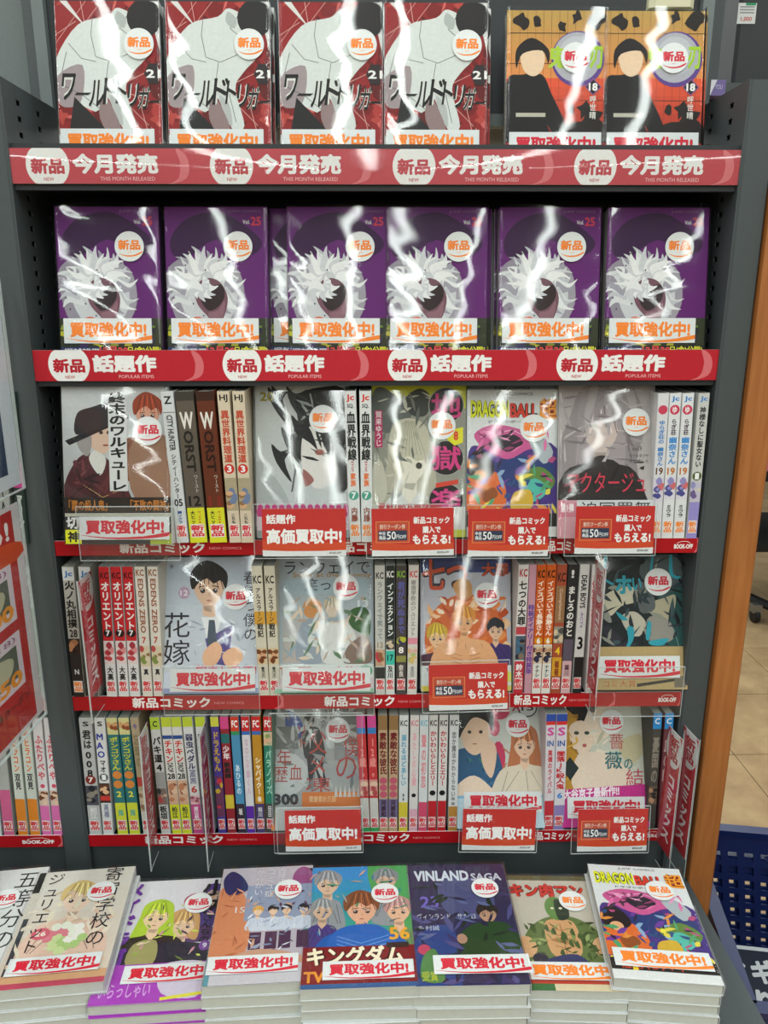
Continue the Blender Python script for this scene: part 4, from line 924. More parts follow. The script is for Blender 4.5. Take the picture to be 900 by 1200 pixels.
spine_row(2, .125, [
    ('white spine with black brush lettering and a green 7 ring, third shelf', [(403, 420, 410, 421), (421, 438, 423, 434)], '#cfd2d2', [('h', 'Jc', .02, .07, '#c8352c', .7), ('h', 'SQ.', .08, .11, '#333', .6), ('v', '血界戦線', .13, .45, '#1f2222', .8), ('v', 'Back2', .45, .52, '#b04a5a', .5), ('v', '家族', .53, .62, '#d86a2c', .5), ('d', .68, '7', '#4f9a86'), ('v', '内藤', .76, .86, '#8a4a3c', .6)], OS, G3, H6),
], bot=630)
spine_row(2, .118, [
    ('white spine with round red emblem and 19 beside a pale face-out cover, third shelf', [(768, 783, 762, 773)], '#cfcfd2', [('d', .11, '', '#c2405a'), ('v', 'ゆらぎ荘の', .18, .34, '#3c7ab8', .6), ('h', '19', .50, .55, '#5c4020', .7), ('v', '幽奈さん', .36, .49, '#3c7ab8', .6), ('p', .57, .74, '#c9c4d0', ['#4a4c88', '#c96a6a', '#8a86b8'])], OS, G3, .176),
    ('white spine with round red emblem and 19 near right end of third shelf', [(783, 798, 775, 786), (800, 817, 789, 801)], '#d4d6d8', [('h', 'Jc', .02, .06, '#2c7ac0', .7), ('d', .11, 'ゆ', '#c2405a'), ('v', 'らぎ荘', .17, .28, '#4a3c4c', .5), ('v', '幽奈さん', .29, .48, '#3c86c8', .75), ('h', '19', .50, .55, '#b5702c', .7), ('p', .57, .72, '#d0ccd6', ['#4a4c88', '#c96a6a', '#8a86b8']), ('v', 'ミウラ', .76, .85, '#333', .5)], OS, G3, .176),
    ('grey-white spine with thin brush lettering and lavender foot, last on third shelf', [(819, 833, 804, 816)], '#bfc0bd', [('h', 'Jc', .02, .06, '#2c7ac0', .7), ('v', '神様なしに聖女ない', .09, .50, '#3c3c40', .6), ('d', .56, '1', '#4a5a2c'), ('p', .60, .73, '#b9b4c6', ['#6a5a8a', '#8a8ab8', '#c9c4b0']), ('b', .74, 1, '#9088c4')], OS, G3, .176),
], bot=629, top=462, FYk=.905)
H4 = .1745
spine_row(3, .113, [
    ('grey and black spine numbered 28 at the left end of fourth shelf', [(72, 89, 86, 98), (92, 108, 102, 113)], '#a7a49c', [('b', 0, .1, '#c9cbca'), ('h', 'Jc', .03, .08, '#2a6aa8', .7), ('v', '火ノ丸相撲', .10, .46, '#1c1a18', .85), ('h', '28', .47, .53, '#2c1c1c', .7), ('b', .54, 1, '#2b2523'), ('p', .55, .66, '#3a2a22', ['#b07a54', '#2a1c18', '#9c6a4a']), ('h', 'N', .78, .82, '#ccc', .4)], OS, G4, H4),
])
spine_row(3, .113, [
    ('red and white spine with white katakana and a black 7 disc, fourth shelf', [(115, 128, 125, 137), (129, 142, 139, 151), (143, 156, 152, 165)], '#d0d2d2', [('b', 0, .56, '#b8262c'), ('h', 'KC', .04, .09, '#3c1416', .8), ('v', 'オリエント', .11, .48, '#e4e2e0', .85), ('d', .50, '7', '#231c1e'), ('p', .57, .74, '#d5c8c6', ['#b8444a', '#cf8a8a', '#9a3440']), ('v', '大高', .76, .87, '#222', .6)], RS, G4, H4),
    ('pale cream spine with brown latin title and 7, fourth shelf', [(157, 171, 167, 178), (172, 186, 180, 191)], '#d0ccc2', [('h', 'KC', .02, .07, '#8c5a3c', .8), ('r', 'EDENS ZERO', .09, .50, '#8f5a44', .55), ('h', '7', .53, .58, '#b04a3c', .4), ('p', .60, .76, '#cbbfa4', ['#7a8a4a', '#b04a4a', '#8a6a44']), ('v', '真', .78, .83, '#333', .5)], RS, G4, H4),
])
spine_row(3, .113, [
    ('ivory spine with orange diamond and a brown-haired portrait, fourth shelf', [(294, 308, 304, 315), (309, 323, 316, 328)], '#c9c4b2', [('h', 'KC', .07, .13, '#2c2a28', .8), ('b', .34, .44, '#c9963a'), ('v', 'アルスラーン', .16, .42, '#3a3632', .5), ('v', '戦記', .43, .54, '#3a3632', .6), ('p', .62, .75, '#cdb896', ['#6b3c20', '#c99a74', '#7a4626']), ('v', '荒川', .77, .86, '#333', .35)], RS, G4, H4),
])
spine_row(3, .113, [
    ('grey-white spine with faint lettering and 13, right of the pale runway cover, fourth shelf', [(439, 452, 440, 451)], '#bcbdb8', [('h', 'KC', .05, .10, '#3a3836', .8), ('v', 'ランウェイで笑って', .12, .56, '#7f8a8c', .6), ('h', '13', .58, .63, '#9c8a6a', .6), ('p', .64, .77, '#b59a7c', ['#b5404a', '#8c5a3c', '#d0a888']), ('b', .78, .87, '#3a3a38')], RS, G4, H4),
    ('black and white spine with bold katakana and a turquoise 17 block, fourth shelf', [(452, 464, 452, 462)], '#c9cfcc', [('b', 0, .60, '#2c3230'), ('h', 'KC', .04, .09, '#e0e0e0', .8), ('v', 'インフェクション', .13, .54, '#dfe4e2', .75), ('p', .56, .64, '#5a5a58', ['#c9b8a0', '#3a3a38']), ('b', .65, .76, '#3fb8a4'), ('h', '17', .68, .73, '#173a36', .7), ('v', '及川', .77, .87, '#333', .6)], RS, G4, H4),
    ('dark grey spine with green top mark and a white 8, fourth shelf', [(464, 478, 464, 475)], '#4a4442', [('h', 'KC', .04, .09, '#7fb03c', .8), ('v', '君が死ぬまで', .12, .52, '#5a5c9a', .75), ('p', .54, .60, '#4a4442', ['#b0b43c', '#3a3a5a']), ('h', '8', .62, .67, '#ece8e2', .5), ('b', .69, .74, '#8a8a4a'), ('v', '奈良', .76, .86, '#cfc8c0', .5)], RS, G4, H4),
    ('white spine with pink mark and pale girl portrait, fourth shelf', [(479, 493, 477, 487)], '#cdcbc6', [('h', 'KC', .04, .09, '#c9404c', .8), ('v', '寄宿学校のジュリエット', .11, .54, '#8c8886', .55), ('b', .55, .60, '#d88a9c'), ('p', .62, .76, '#d2c8b8', ['#c9b06a', '#a8b87a', '#d8a8a0']), ('v', '金田', .77, .86, '#888', .4)], RS, G4, H4),
])
spine_row(3, .113, [
    ('white and red spine with black brush lettering, first right of the orange flame cover', [(608, 619, 601, 614)], '#cdcac8', [('h', 'KC', .03, .09, '#a3383c', .8), ('v', '七つの大罪', .12, .46, '#1c1a1c', .85), ('b', .47, .53, '#b5404a'), ('p', .54, .73, '#4a5a6a', ['#2a2a34', '#7a6a5a', '#3a6a8a']), ('b', .74, 1, '#b5303c'), ('v', '鈴木', .76, .87, '#e4dede', .7)], RS, G4, H4),
    ('pinkish grey spine with purple lettering between a white and an orange spine', [(619, 628, 614, 620)], '#b98a98', [('v', '特装ダイアリー付き特装版', .30, .84, '#5a3a8a', .9)], None, G4, H4),
    ('orange spine with white brush lettering and a small couple picture, fourth shelf', [(628, 640, 620, 630), (641, 653, 631, 642)], '#c2561f', [('h', 'KC', .04, .10, '#2c1c10', .8), ('v', 'インスづいて長瀞さん', .12, .54, '#ecdccc', .75), ('d', .58, '6', '#c98a1c'), ('b', .61, 1, '#cfcfc9'), ('p', .62, .76, '#c9b8a0', ['#2a2c4a', '#3c2a24', '#b58a6a']), ('v', 'ナナシ', .77, .87, '#222', .5)], RS, G4, H4),
    ('brick red and gold spine with a yellow 4, fourth shelf', [(653, 666, 643, 654)], '#9c4a34', [('h', 'KC', .06, .13, '#3a1c10', .8), ('b', .16, .44, '#8c6a4a'), ('r', 'Complement', .18, .42, '#c9a88c', .4), ('p', .47, .60, '#8a8a7c', ['#4a4a4a', '#c9b89a']), ('h', '4', .63, .69, '#e8c22c', .5), ('b', .71, .86, '#c9962c'), ('v', '菊菊', .74, .86, '#7a2a1c', .5)], RS, G4, H4),
    ('black spine fading to grey with white brush lettering, fourth shelf', [(666, 679, 655, 666)], '#2b2b2c', [('v', 'ましろのおと', .16, .55, '#dcdcd8', .8), ('h', '!', .04, .1, '#d8d8d6', .3), ('b', .57, .74, '#5a5260'), ('b', .74, 1, '#c7a4a8'), ('v', '羅川', .77, .86, '#5a3a44', .5)], RS, G4, H4),
    ('white over black spine with a large black 3, fourth shelf', [(680, 692, 670, 681)], '#d0d0ce', [('r', 'DEAR BOYS', .08, .33, '#1c1c1c', .6), ('r', 'ACT4', .36, .48, '#8a7aa8', .3), ('h', '3', .55, .65, '#161616', .6), ('b', .71, 1, '#232323')], RS, G4, H4),
    ('white and pink spine half hidden behind a red divider, fourth shelf', [(694, 703, 686, 694)], '#d2c8c8', [('b', .0, .08, '#dcdcdc'), ('v', '保安官エヴァンス', .12, .6, '#c24a5a', .8)], RS, G4, H4),
])
H5 = .175
spine_row(4, .113, [
    ('white spine with black lettering and a dark red 7 disc, first on lowest shelf', [(92, 108, 105, 119)], '#b5b6b6', [('h', 'S', .03, .07, '#222', .5), ('v', '君は', .10, .26, '#1a1a1a', .7), ('v', '008', .27, .50, '#1a1a1a', .9), ('d', .52, '7', '#7c2a22'), ('p', .57, .74, '#4a4a54', ['#8a8278', '#23242c']), ('v', '松江', .76, .86, '#d8d8d8', .6)], RS, G5, H5),
    ('white spine with blue hand lettering and a boy in a red bow tie, lowest shelf', [(110, 123, 121, 133)], '#d2d3d3', [('h', 'S', .03, .07, '#222', .5), ('v', 'MAO', .12, .34, '#2c3c9a', .9), ('v', 'マオ', .35, .46, '#333', .6), ('d', .50, '1', '#555a5c'), ('b', .55, .72, '#3a2420'), ('p', .56, .66, '#5a3a2c', ['#dcb08a', '#2a1c18']), ('v', '高橋', .73, .85, '#888aa0', .5), ('b', .66, .70, '#c23a34')], RS, G5, H5),
    ('teal spine with yellow ends, yellow lettering and orange lanterns, lowest shelf', [(124, 137, 138, 151), (138, 151, 152, 165)], '#2f6f72', [('b', 0, .14, '#c9c48a'), ('p', .03, .12, '#c9c48a', ['#8a4a2c', '#c99a6a']), ('v', 'ポンコツさん', .16, .44, '#c9c83c', .8), ('d', .48, '', '#d0803c'), ('d', .56, '', '#d0803c'), ('h', '2', .62, .67, '#d8d44a', .5), ('b', .72, 1, '#c9cc3c'), ('v', '輝', .78, .84, '#6aa88a', .5)], RS, G5, H5),
    ('mottled tan spine with a small red seal beside the teal pair, lowest shelf', [(152, 161, 168, 179)], '#a8977c', [('h', '今', .05, .1, '#5a4a8a', .5), ('v', '忘却の', .14, .42, '#8a7a5a', .8), ('b', .50, .58, '#b5443a'), ('p', .62, .80, '#b8a890', ['#8a6a54', '#cdb89c']), ('b', .80, 1, '#c9c4ba')], RS, G5, H5),
])
spine_row(4, .113, [
    ('white and black spine with bold brush lettering beginning with katakana, lowest shelf', [(175, 187, 189, 200)], '#c4c6c4', [('b', 0, .1, '#a8c03c'), ('h', 'C', .03, .08, '#222', .5), ('v', 'バキ道', .16, .38, '#161616', .9), ('h', '4', .39, .45, '#161616', .6), ('b', .46, .60, '#9a9c9a'), ('p', .60, .74, '#7a6a62', ['#a84a4a', '#3a3a3c', '#c9a88c']), ('v', '板垣', .75, .87, '#222', .8)], RS, G5, H5),
    ('white spine with red katakana, 28 and a yellow foot, lowest shelf', [(188, 199, 202, 213), (200, 212, 214, 227)], '#cfcfca', [('b', 0, .08, '#b8c83c'), ('b', .15, .18, '#2c4a8a'), ('v', 'チキン', .19, .38, '#c2302c', .85), ('r', 'DROP', .38, .46, '#333', .6), ('h', '28', .47, .52, '#222', .8), ('p', .53, .74, '#c9a48a', ['#b57a5a', '#8c5a44', '#d8b89c']), ('b', .74, 1, '#c9cc2c'), ('v', '柏江', .76, .86, '#333', .6)], RS, G5, H5),
    ('white spine with navy lettering, red 6 and pink foot, lowest shelf', [(213, 227, 227, 239), (228, 240, 240, 250)], '#cdcfd0', [('b', 0, .08, '#b8c83c'), ('v', '弱虫ペダル', .14, .44, '#2a2c5a', .8), ('r', 'SPARE BIKE', .44, .56, '#4a4c7a', .6), ('h', '6', .58, .64, '#b83a34', .6), ('p', .66, .74, '#d8b8b8', ['#8a4a54', '#c98a9c']), ('b', .74, 1, '#b84a84'), ('v', '渡辺航', .76, .87, '#e8d8e0', .5)], RS, G5, H5),
])
spine_row(4, .113, [
    ('purple and yellow spine with a lime top, beside a red divider, lowest shelf', [(246, 256, 256, 266)], '#4a3c8c', [('b', 0, .08, '#c9c84a'), ('v', 'ドラえもん', .12, .46, '#c9a83c', .85), ('p', .50, .85, '#6a3c5a', ['#c23a4a', '#3a4a8a', '#c9a83c'])], RS, G5, H5),
    ('red, black and white spine with a hot pink top, lowest shelf', [(257, 268, 267, 277)], '#8c2a34', [('b', 0, .10, '#cf4a84'), ('b', .14, .22, '#2a6a6a'), ('v', '少年', .24, .36, '#e0d8d8', .8), ('v', '歌劇譚', .38, .52, '#222', .8), ('b', .66, .78, '#c9b83c')], RS, G5, H5),
    ('sky blue spine with an orange-red top and yellow picture foot, lowest shelf', [(269, 281, 279, 288)], '#4a8ab0', [('b', 0, .12, '#c8402c'), ('h', 'FC', .03, .09, '#eee', .7), ('b', .12, .15, '#3a8a5a'), ('v', 'あひるの', .40, .66, '#c8dce8', .6), ('b', .74, 1, '#3a2c3a'), ('v', '坂', .78, .84, '#ddd', .5)], RS, G5, H5),
    ('white spine with a red top and purple foot, lowest shelf', [(282, 293, 290, 299)], '#cfced4', [('b', 0, .12, '#c22a2c'), ('h', 'FC', .03, .09, '#eee', .7), ('b', .12, .15, '#3a6ab0'), ('v', 'なのに千輝くん', .18, .66, '#c8a8b8', .5), ('b', .76, 1, '#5a2c9a')], RS, G5, H5),
    ('golden yellow spine with a red top and grey-purple foot, lowest shelf', [(294, 306, 301, 311)], '#b8862c', [('b', 0, .12, '#c22a2c'), ('h', 'FC', .03, .09, '#eee', .7), ('b', .12, .15, '#3a6ab0'), ('v', 'シャバイクー', .34, .66, '#eee4cc', .7), ('d', .70, '8', '#c9962c'), ('b', .74, 1, '#4a3c6a'), ('v', '相川', .77, .86, '#ccc', .5)], RS, G5, H5),
    ('green spine with a red top, last before the grey photo cover on lowest shelf', [(308, 319, 312, 322)], '#2f7a64', [('b', 0, .12, '#c22a2c'), ('h', 'FC', .03, .09, '#eee', .7), ('p', .13, .24, '#c9c09a', ['#d8a88a', '#8a9a5a']), ('v', 'パラノイズ', .28, .66, '#9cd0b8', .7), ('b', .74, 1, '#4a4a4a'), ('v', '日日', .76, .86, '#ddd', .5)], RS, G5, H5),
])
spine_row(4, .113, [
    ('red spine with a pink heart top and green foot, lowest shelf', [(417, 429, 424, 433), (430, 442, 434, 443)], '#bc3a3c', [('b', 0, .10, '#c84a8c'), ('b', .10, .15, '#3a7ab8'), ('v', '12歳。', .18, .52, '#e08a84', .8), ('p', .54, .68, '#c98a84', ['#d8b8a0', '#a84a4a']), ('b', .70, 1, '#c4c2bc'), ('b', .96, 1, '#3f9a5a')], RS, G5, H5),
    ('gold and brown spine with dark brush lettering and pink flowers, lowest shelf', [(443, 455, 444, 454), (456, 468, 455, 465)], '#b59a7c', [('b', 0, .12, '#8a6a44'), ('v', '素敵な彼氏', .14, .50, '#6a1f20', .85), ('d', .55, '', '#b8566a'), ('d', .61, '', '#b8566a'), ('d', .67, '', '#b8566a'), ('b', .71, .88, '#6a6488'), ('v', '河原和', .72, .87, '#3a1c20', .6)], RS, G5, H5),
    ('white spine with soft blue lettering and a yellow foot, lowest shelf', [(468, 480, 467, 477)], '#cdd0d0', [('h', 'KC', .04, .09, '#4a4a4a', .8), ('v', '溺れるほどあしい', .16, .60, '#5a9ab8', .6), ('v', '88', .66, .73, '#333', .4), ('b', .74, 1, '#c9b83c')], RS, G5, H5),
    ('white spine with a small black rose and pink lettering, lowest shelf', [(481, 492, 479, 489)], '#cfcac8', [('h', 'KC', .04, .09, '#c97a84', .8), ('v', 'あたしの心臓', .14, .60, '#d8a0a8', .5), ('d', .68, '', '#1c1c1c', .003), ('b', .80, 1, '#d0a0b0')], RS, G5, H5),
    ('white spine with pale red lettering and a rose-pink foot, lowest shelf', [(492, 503, 490, 500)], '#cbcfd0', [('h', 'KC', .04, .09, '#6ab0c8', .8), ('v', '聲の初恋', .16, .62, '#d08a90', .6), ('b', .74, 1, '#c84a6a')], RS, G5, H5),
    ('white spine with red writing, black star and red foot, lowest shelf', [(503, 514, 501, 511), (515, 526, 512, 522)], '#d0cfcc', [('h', 'KC', .04, .09, '#333', .8), ('v', 'かいわいらしとエリー', .13, .60, '#b5303c', .75), ('d', .66, '', '#1c1c1c', .004), ('b', .73, 1, '#b5242c')], RS, G5, H5),
    ('white spine with thin grey lettering and a wooden-coloured foot, lowest shelf', [(527, 539, 525, 535)], '#cdd0d2', [('h', 'KC', .04, .09, '#444', .8), ('v', '恋か魔法かわからない', .14, .70, '#777', .5), ('r', 'II', .70, .77, '#888', .4), ('b', .78, 1, '#b0803c')], RS, G5, H5),
])
spine_row(4, .113, [
    ('white spine with red lettering and a tricolour ribbon top, right of the couple cover', [(638, 651, 637, 647)], '#ccc6cc', [('b', 0, .06, '#2c4a9a'), ('b', .06, .09, '#c8302c'), ('h', 'S', .11, .18, '#c84a9a', .7), ('h', 'IN', .22, .27, '#3a5a9a', .7), ('v', '高嶺のライバル', .30, .68, '#b83a44', .5), ('b', .74, 1, '#b8323c')], RS, G5, H5),
    ('white spine with heavy red lettering and blue 6, tricolour ribbon top, lowest shelf', [(652, 666, 648, 660)], '#cdc9d0', [('b', 0, .06, '#2c4a9a'), ('b', .06, .09, '#c8302c'), ('h', 'S', .11, .18, '#c84a9a', .7), ('h', 'IN', .22, .27, '#3a5a9a', .7), ('v', '墜落JK殺人鬼', .31, .64, '#b8262c', .85), ('h', '6', .67, .72, '#2c7ac0', .5), ('b', .78, 1, '#8a7ab0')], RS, G5, H5),
])
spine_row(4, .113, [
    ('dark grey mottled spine with a blue top near the right end of lowest shelf', [(764, 776, 757, 766)], '#4a4844', [('b', 0, .13, '#2f86c4'), ('h', 'C', .04, .09, '#ddd', .6), ('v', '憂国の', .2, .6, '#8a8478', .8), ('p', .62, .78, '#6a5a4c', ['#b08a6c', '#2c2a28'])], None, G5, H5),
    ('dark spine with blue top behind the red dividers at right end of lowest shelf', [(779, 791, 770, 779)], '#6a3a40', [('b', 0, .13, '#2f86c4'), ('h', 'C', .04, .09, '#ddd', .6), ('v', '血の輪', .2, .6, '#b8a0a0', .8)], None, G5, H5),
])

# ---------------------------------------------------------------- lower shelves: covers out
HB, WB = .182, .1265
face_book('pale comic cover with a man in a black hat and maroon coat, third shelf', 137, 545, 0, .880, 2, .124, .184, .018, art_hat, (.80, .28, .0165, RD), (.56, .895, .105, .027, RD), .20, seed=101, bulge=.003, skew=.5, spine_art=None)
face_book('black and white swirling comic cover numbered 20 on third shelf', 355, 545, 0, .904, 2, .112, .184, .016, art_swirl, (.72, .225, .0165, OR), None, .20, seed=102, bulge=.0026, skew=-.9)
face_book('yellow-topped comic cover with three black discs and a pale bob haircut', 491, 545, 0, .904, 2, .113, .184, .016, art_discs, (.74, .27, .0165, OR), None, .20, seed=103, bulge=.0026, skew=-.2)
face_book('white comic cover with yellow latin title and pink-purple night scene on third shelf', 600, 548, 0, .904, 2, .110, .177, .016, art_dragon, (.73, .26, .0165, OR), None, .20, seed=104, bulge=.003, skew=.9)
face_book('pale grey comic cover with a dark turtleneck and red katakana title', 710, 545, 0, .897, 2, .1155, .184, .016, art_grey, (.80, .245, .0165, OR), None, .20, seed=105, bulge=.003, skew=.3)
def spare(label, cx, py, k, yb, w, h, art, grp='spare copies behind the covers on the lower shelves'):
    face_book(label, cx, py, 0, yb, k, w, h, .014, art, None, None, (0, 0, .20, .28, .32)[k], film=False, group=grp)
spare('spare copy behind the black and white swirling cover', 352, 545, 2, .9215, .112, .188, art_swirl)
spare('spare copy behind the yellow-topped cover with discs', 494, 545, 2, .9215, .113, .189, art_discs)
spare('spare copy behind the white cover with yellow title', 597, 545, 2, .9215, .111, .183, art_dragon)
face_book('white comic cover with a black-haired man in a white suit and tie, fourth shelf', 247, 730, 0, .902, 3, .121, .173, .016, art_suit, (.76, .29, .0165, RD), (.52, .90, .108, .029, RD), .28, seed=106, bulge=.003, skew=-.5)
face_book('pale blue-grey comic cover with thin black title and fashion figures, fourth shelf', 380, 730, 0, .902, 3, .126, .173, .016, art_runway, (.72, .225, .0165, RD), (.52, .90, .112, .03, RD), .28, seed=107, bulge=.0034, skew=-.3)
face_book('orange flame comic cover with a bare-chested figure, fourth shelf', 546, 730, 0, .904, 3, .116, .172, .016, art_flame, (.73, .29, .0165, RD), None, .28, seed=108, bulge=.003, skew=1)
face_book('dark teal comic cover with cyan brush letters and a tan band, fourth shelf', 750, 730, 0, .900, 3, .121, .172, .016, art_teal, (.69, .20, .0175, RD), (.48, .83, .105, .028, RD), .28, seed=109, bulge=.0026, skew=.1, dz=.002)
face_book('grey photographic comic cover with a man in a black suit and red scrawl, lowest shelf', 371, 905, 0, .904, 4, .121, .168, .016, art_photo, (.74, .21, .0165, RD), None, .32, seed=110, bulge=.003, skew=-.9)
face_book('pink and blue comic cover of a couple numbered 15, lowest shelf', 586, 905, 0, .904, 4, .119, .168, .016, art_couple, (.70, .18, .0165, RD), (.52, .79, .105, .028, RD), .32, seed=111, bulge=.003, skew=.9)
face_book('cream comic cover with a blonde portrait and magenta band, right part of lowest shelf', 708, 905, 0, .904, 4, .119, .168, .016, art_rose, (.58, .16, .0165, RD), (.50, .84, .105, .028, RD), .32, seed=112, bulge=.003, skew=-.9)
spare('spare copy behind the cream cover with the magenta band', 713, 905, 4, .9215, .119, .171, art_rose)
spare('spare copy behind the orange flame cover', 552, 730, 3, .9215, .116, .175, art_flame)

# ---------------------------------------------------------------- clear holders, promo cards, dividers
def holder(label, x0, x1, y0, y1, k, yf=.884, lip=0):
    """clear display holder: front plate seen from pixel y0 to y1 on shelf k, back plate and base"""
    a = P(x0, y1, yf); b = P(x1, y0, yf); w = b.x-a.x; h = b.z-a.z
    t = thing('clear_book_holder', label, 'display holder', (a.x, yf, a.z), (0, 0, 0), 'clear holders on the lower shelves')
    MB().box(0, w, 0, .0012, 0, h).build('front_plate', M['acrylic'], t)
    e = MB(); e.box(0, w, -.0002, .0013, h, h+.0009); e.box(0, w, -.0002, .0013, -.0006, 0)
    e.box(-.0005, 0, -.0002, .0013, 0, h); e.box(w, w+.0005, -.0002, .0013, 0, h)
    e.build('cut_edge', M['acrylic_edge'], t)
    return t
holder('clear holder lip under the cover with the black hat', 95, 207, 594, 657, 2, .862)
holder('clear holder in front of the white suit cover', 193, 302, 781, 838, 3, .881)
holder('clear holder in front of the pale blue-grey cover', 327, 438, 781, 839, 3, .881)
holder('clear holder in front of the dark teal cover', 690, 803, 782, 840, 3, .879)
holder('tall clear holder in front of the grey photographic cover', 322, 424, 836, 1000, 4, .8835)
def sign_topic(a):
    a.rect(0, 0, 1, 1, '#d9dbdb'); a.rect(0, 0, 1, .87, '#bd2721'); a.blob([(.0, .66), (.4, .74), (1, .70), (1, .87), (0, .87)], '#c9431f', 3)
    a.text('話題作', .05, .12, .40, .32, '#e8e8e6', .05); a.text('高価買取中!', .05, .42, .95, .74, '#ecebe9', .055); a.text('BOOK-OFF', .80, .91, .94, .955, '#333', .03)
def sign_coupon(a):
    a.rect(0, 0, 1, 1, '#d9dbdb'); a.rect(0, 0, 1, .87, '#bd2721'); a.blob([(.0, .66), (.4, .76), (1, .72), (1, .87), (0, .87)], '#c9431f', 3)
    a.rect(.05, .27, .46, .72, '#d9804a'); a.rect(.06, .285, .45, .705, '#b8432a'); a.text('割引クーポン券', .10, .33, .41, .43, '#d9c4b4', .03)
    a.rect(.08, .46, .43, .67, '#23304a'); a.text('中古', .09, .48, .17, .56, '#e4e4e4', .04); a.text('商品', .09, .57, .17, .65, '#e4e4e4', .04); a.text('50', .185, .48, .295, .65, '#ecebe8', .02); a.text('円OFF', .30, .55, .42, .64, '#e4e4e4', .02)
    a.text('新品コミック', .51, .18, .95, .33, '#e8e8e6', .05); a.text('購入で', .62, .38, .84, .53, '#e8e8e6', .05); a.text('もらえる!', .50, .56, .96, .76, '#ecebe9', .06); a.text('BOOK-OFF', .80, .91, .94, .955, '#333', .03)
_sg = {}
def promo_card(label, x0, y0, x1, y1, art, yf, roll=0, grp=None, pad=(6, 4)):
    a = P(x0, y1, yf); b = P(x1, y0, yf); w = b.x-a.x; h = b.z-a.z
    t = thing('promo_sign', label, 'sign', (a.x, yf, a.z), (-.10, roll, 0), grp)
    MB().box(0, w, 0, .0006, 0, h).build('card', M['card'], t)
    ar = Art(w, h); art(ar); ar.build('card_print', t, face(-.0001), 'gloss_ink')
    px = pad[0]/1000; e = .0006
    MB().sheet(-px, w+.002, -.0012, -.0012, -.002, h+pad[1]/1000).build('clear_sleeve', M['acrylic'], t)
    mb = MB(); zt = h+pad[1]/1000
    mb.box(-px, w+.002, -.0018, -.0006, zt, zt+.0008).box(-px-.0006, -px, -.0018, -.0006, -.002, zt).box(w+.002, w+.0026, -.0018, -.0006, -.002, zt).box(-px, w+.002, -.0018, -.0006, -.0026, -.002)
    mb.build('sleeve_edge', M['acrylic_edge'], t)
    return t
gA, gB = 'red topic promo cards', 'red coupon promo cards'
promo_card('red high price promo card below the black and white swirling cover', 308, 597, 405, 652, sign_topic, .868, 0, gA, (9, 5))
promo_card('red coupon promo card below the yellow-topped cover with discs', 436, 597, 533, 652, sign_coupon, .868, -.012, gB)
promo_card('red coupon promo card below the white cover with yellow title', 548, 597, 645, 652, sign_coupon, .868, 0, gB)
promo_card('red coupon promo card below the pale grey cover', 673, 594, 770, 649, sign_coupon, .862, 0, gB, (12, 5))
promo_card('red coupon promo card below the orange flame cover', 503, 781, 597, 833, sign_coupon, .870, -.022, gB, (8, 4))
promo_card('red high price promo card below the grey photographic cover', 335, 952, 423, 998, sign_topic, .872, -.008, gA, (10, 4))
promo_card('red high price promo card below the couple cover', 541, 950, 629, 996, sign_topic, .872, .02, gA, (4, 4))
promo_card('red coupon promo card below the cream cover with the magenta band', 676, 951, 762, 998, sign_coupon, .872, -.005, gB, (8, 4))
def divider(label, px, py0, py1, yn, yf, grp='red divider cards standing out from the shelves', flip=1, yaw=0, tail=.03):
    """printed card in a clear sleeve standing out from the shelf towards the aisle"""
    b = P(px, py1, yf); z1 = P(px, py0, yf).z; z0 = b.z; h = z1-z0; w = yf-yn
    t = thing('divider_card', label, 'divider', (b.x, yf, z0), (0, 0, yaw), grp)
    MB().box(-.0003, .0003, -w, 0, 0, h).build('card', M['card'], t)
    def art(a):
        a.rect(0, 0, 1, 1, '#b3242f'); a.ell(.5, .13, .55, .16, '#d8d9d9', 20); a.vtext('新品', .5, .04, .24, .7, '#b3242f', .05)
        a.vtext('コミックス', .5, .34, .92, .7, '#e2dede', .05); crescent(a, .1, .3, '#c8606a')
    s = 1 if flip > 0 else -1
    a = Art(w, h); art(a); a.build('card_print', t, (lambda u, v, z: (s*(.0004+z), -w+u if s > 0 else -u, v)), 'gloss_ink')
    MB().sheet(s*.0014, s*.0014, -w-.002, .0, -tail, h+.002).build('clear_sleeve', M['acrylic'], t)
    MB().box(-.0002, .0016*s if s > 0 else .0004, -w-.0026, -w-.0016, -tail, h+.003).box(-.0004, .0004, -w, 0, -tail-.0008, -tail).build('sleeve_edge', M['acrylic_edge'], t)
    return t
divider('red divider card between the grey brush-lettered pair and the red katakana spines, fourth shelf', 120, 668, 800, .860, .905)
divider('red divider card left of the dark teal cover, fourth shelf', 688, 655, 800, .858, .897, flip=-1)
divider('red divider card right of the mottled tan spine, lowest shelf', 184, 846, 975, .868, .905)
divider('red divider card left of the purple and yellow spine, lowest shelf', 249, 846, 975, .868, .905)
divider('red divider card at the right end of lowest shelf, inner of the two', 770, 850, 985, .862, .898, flip=-1, yaw=.10)
divider('red divider card at the right end of lowest shelf, outer one by the steel post', 787, 850, 985, .862, .900, flip=-1, yaw=.10)
for i, (px, y0, y1) in enumerate([(424, 842, 1010), (452, 880, 1008), (640, 655, 836)]):
    pass

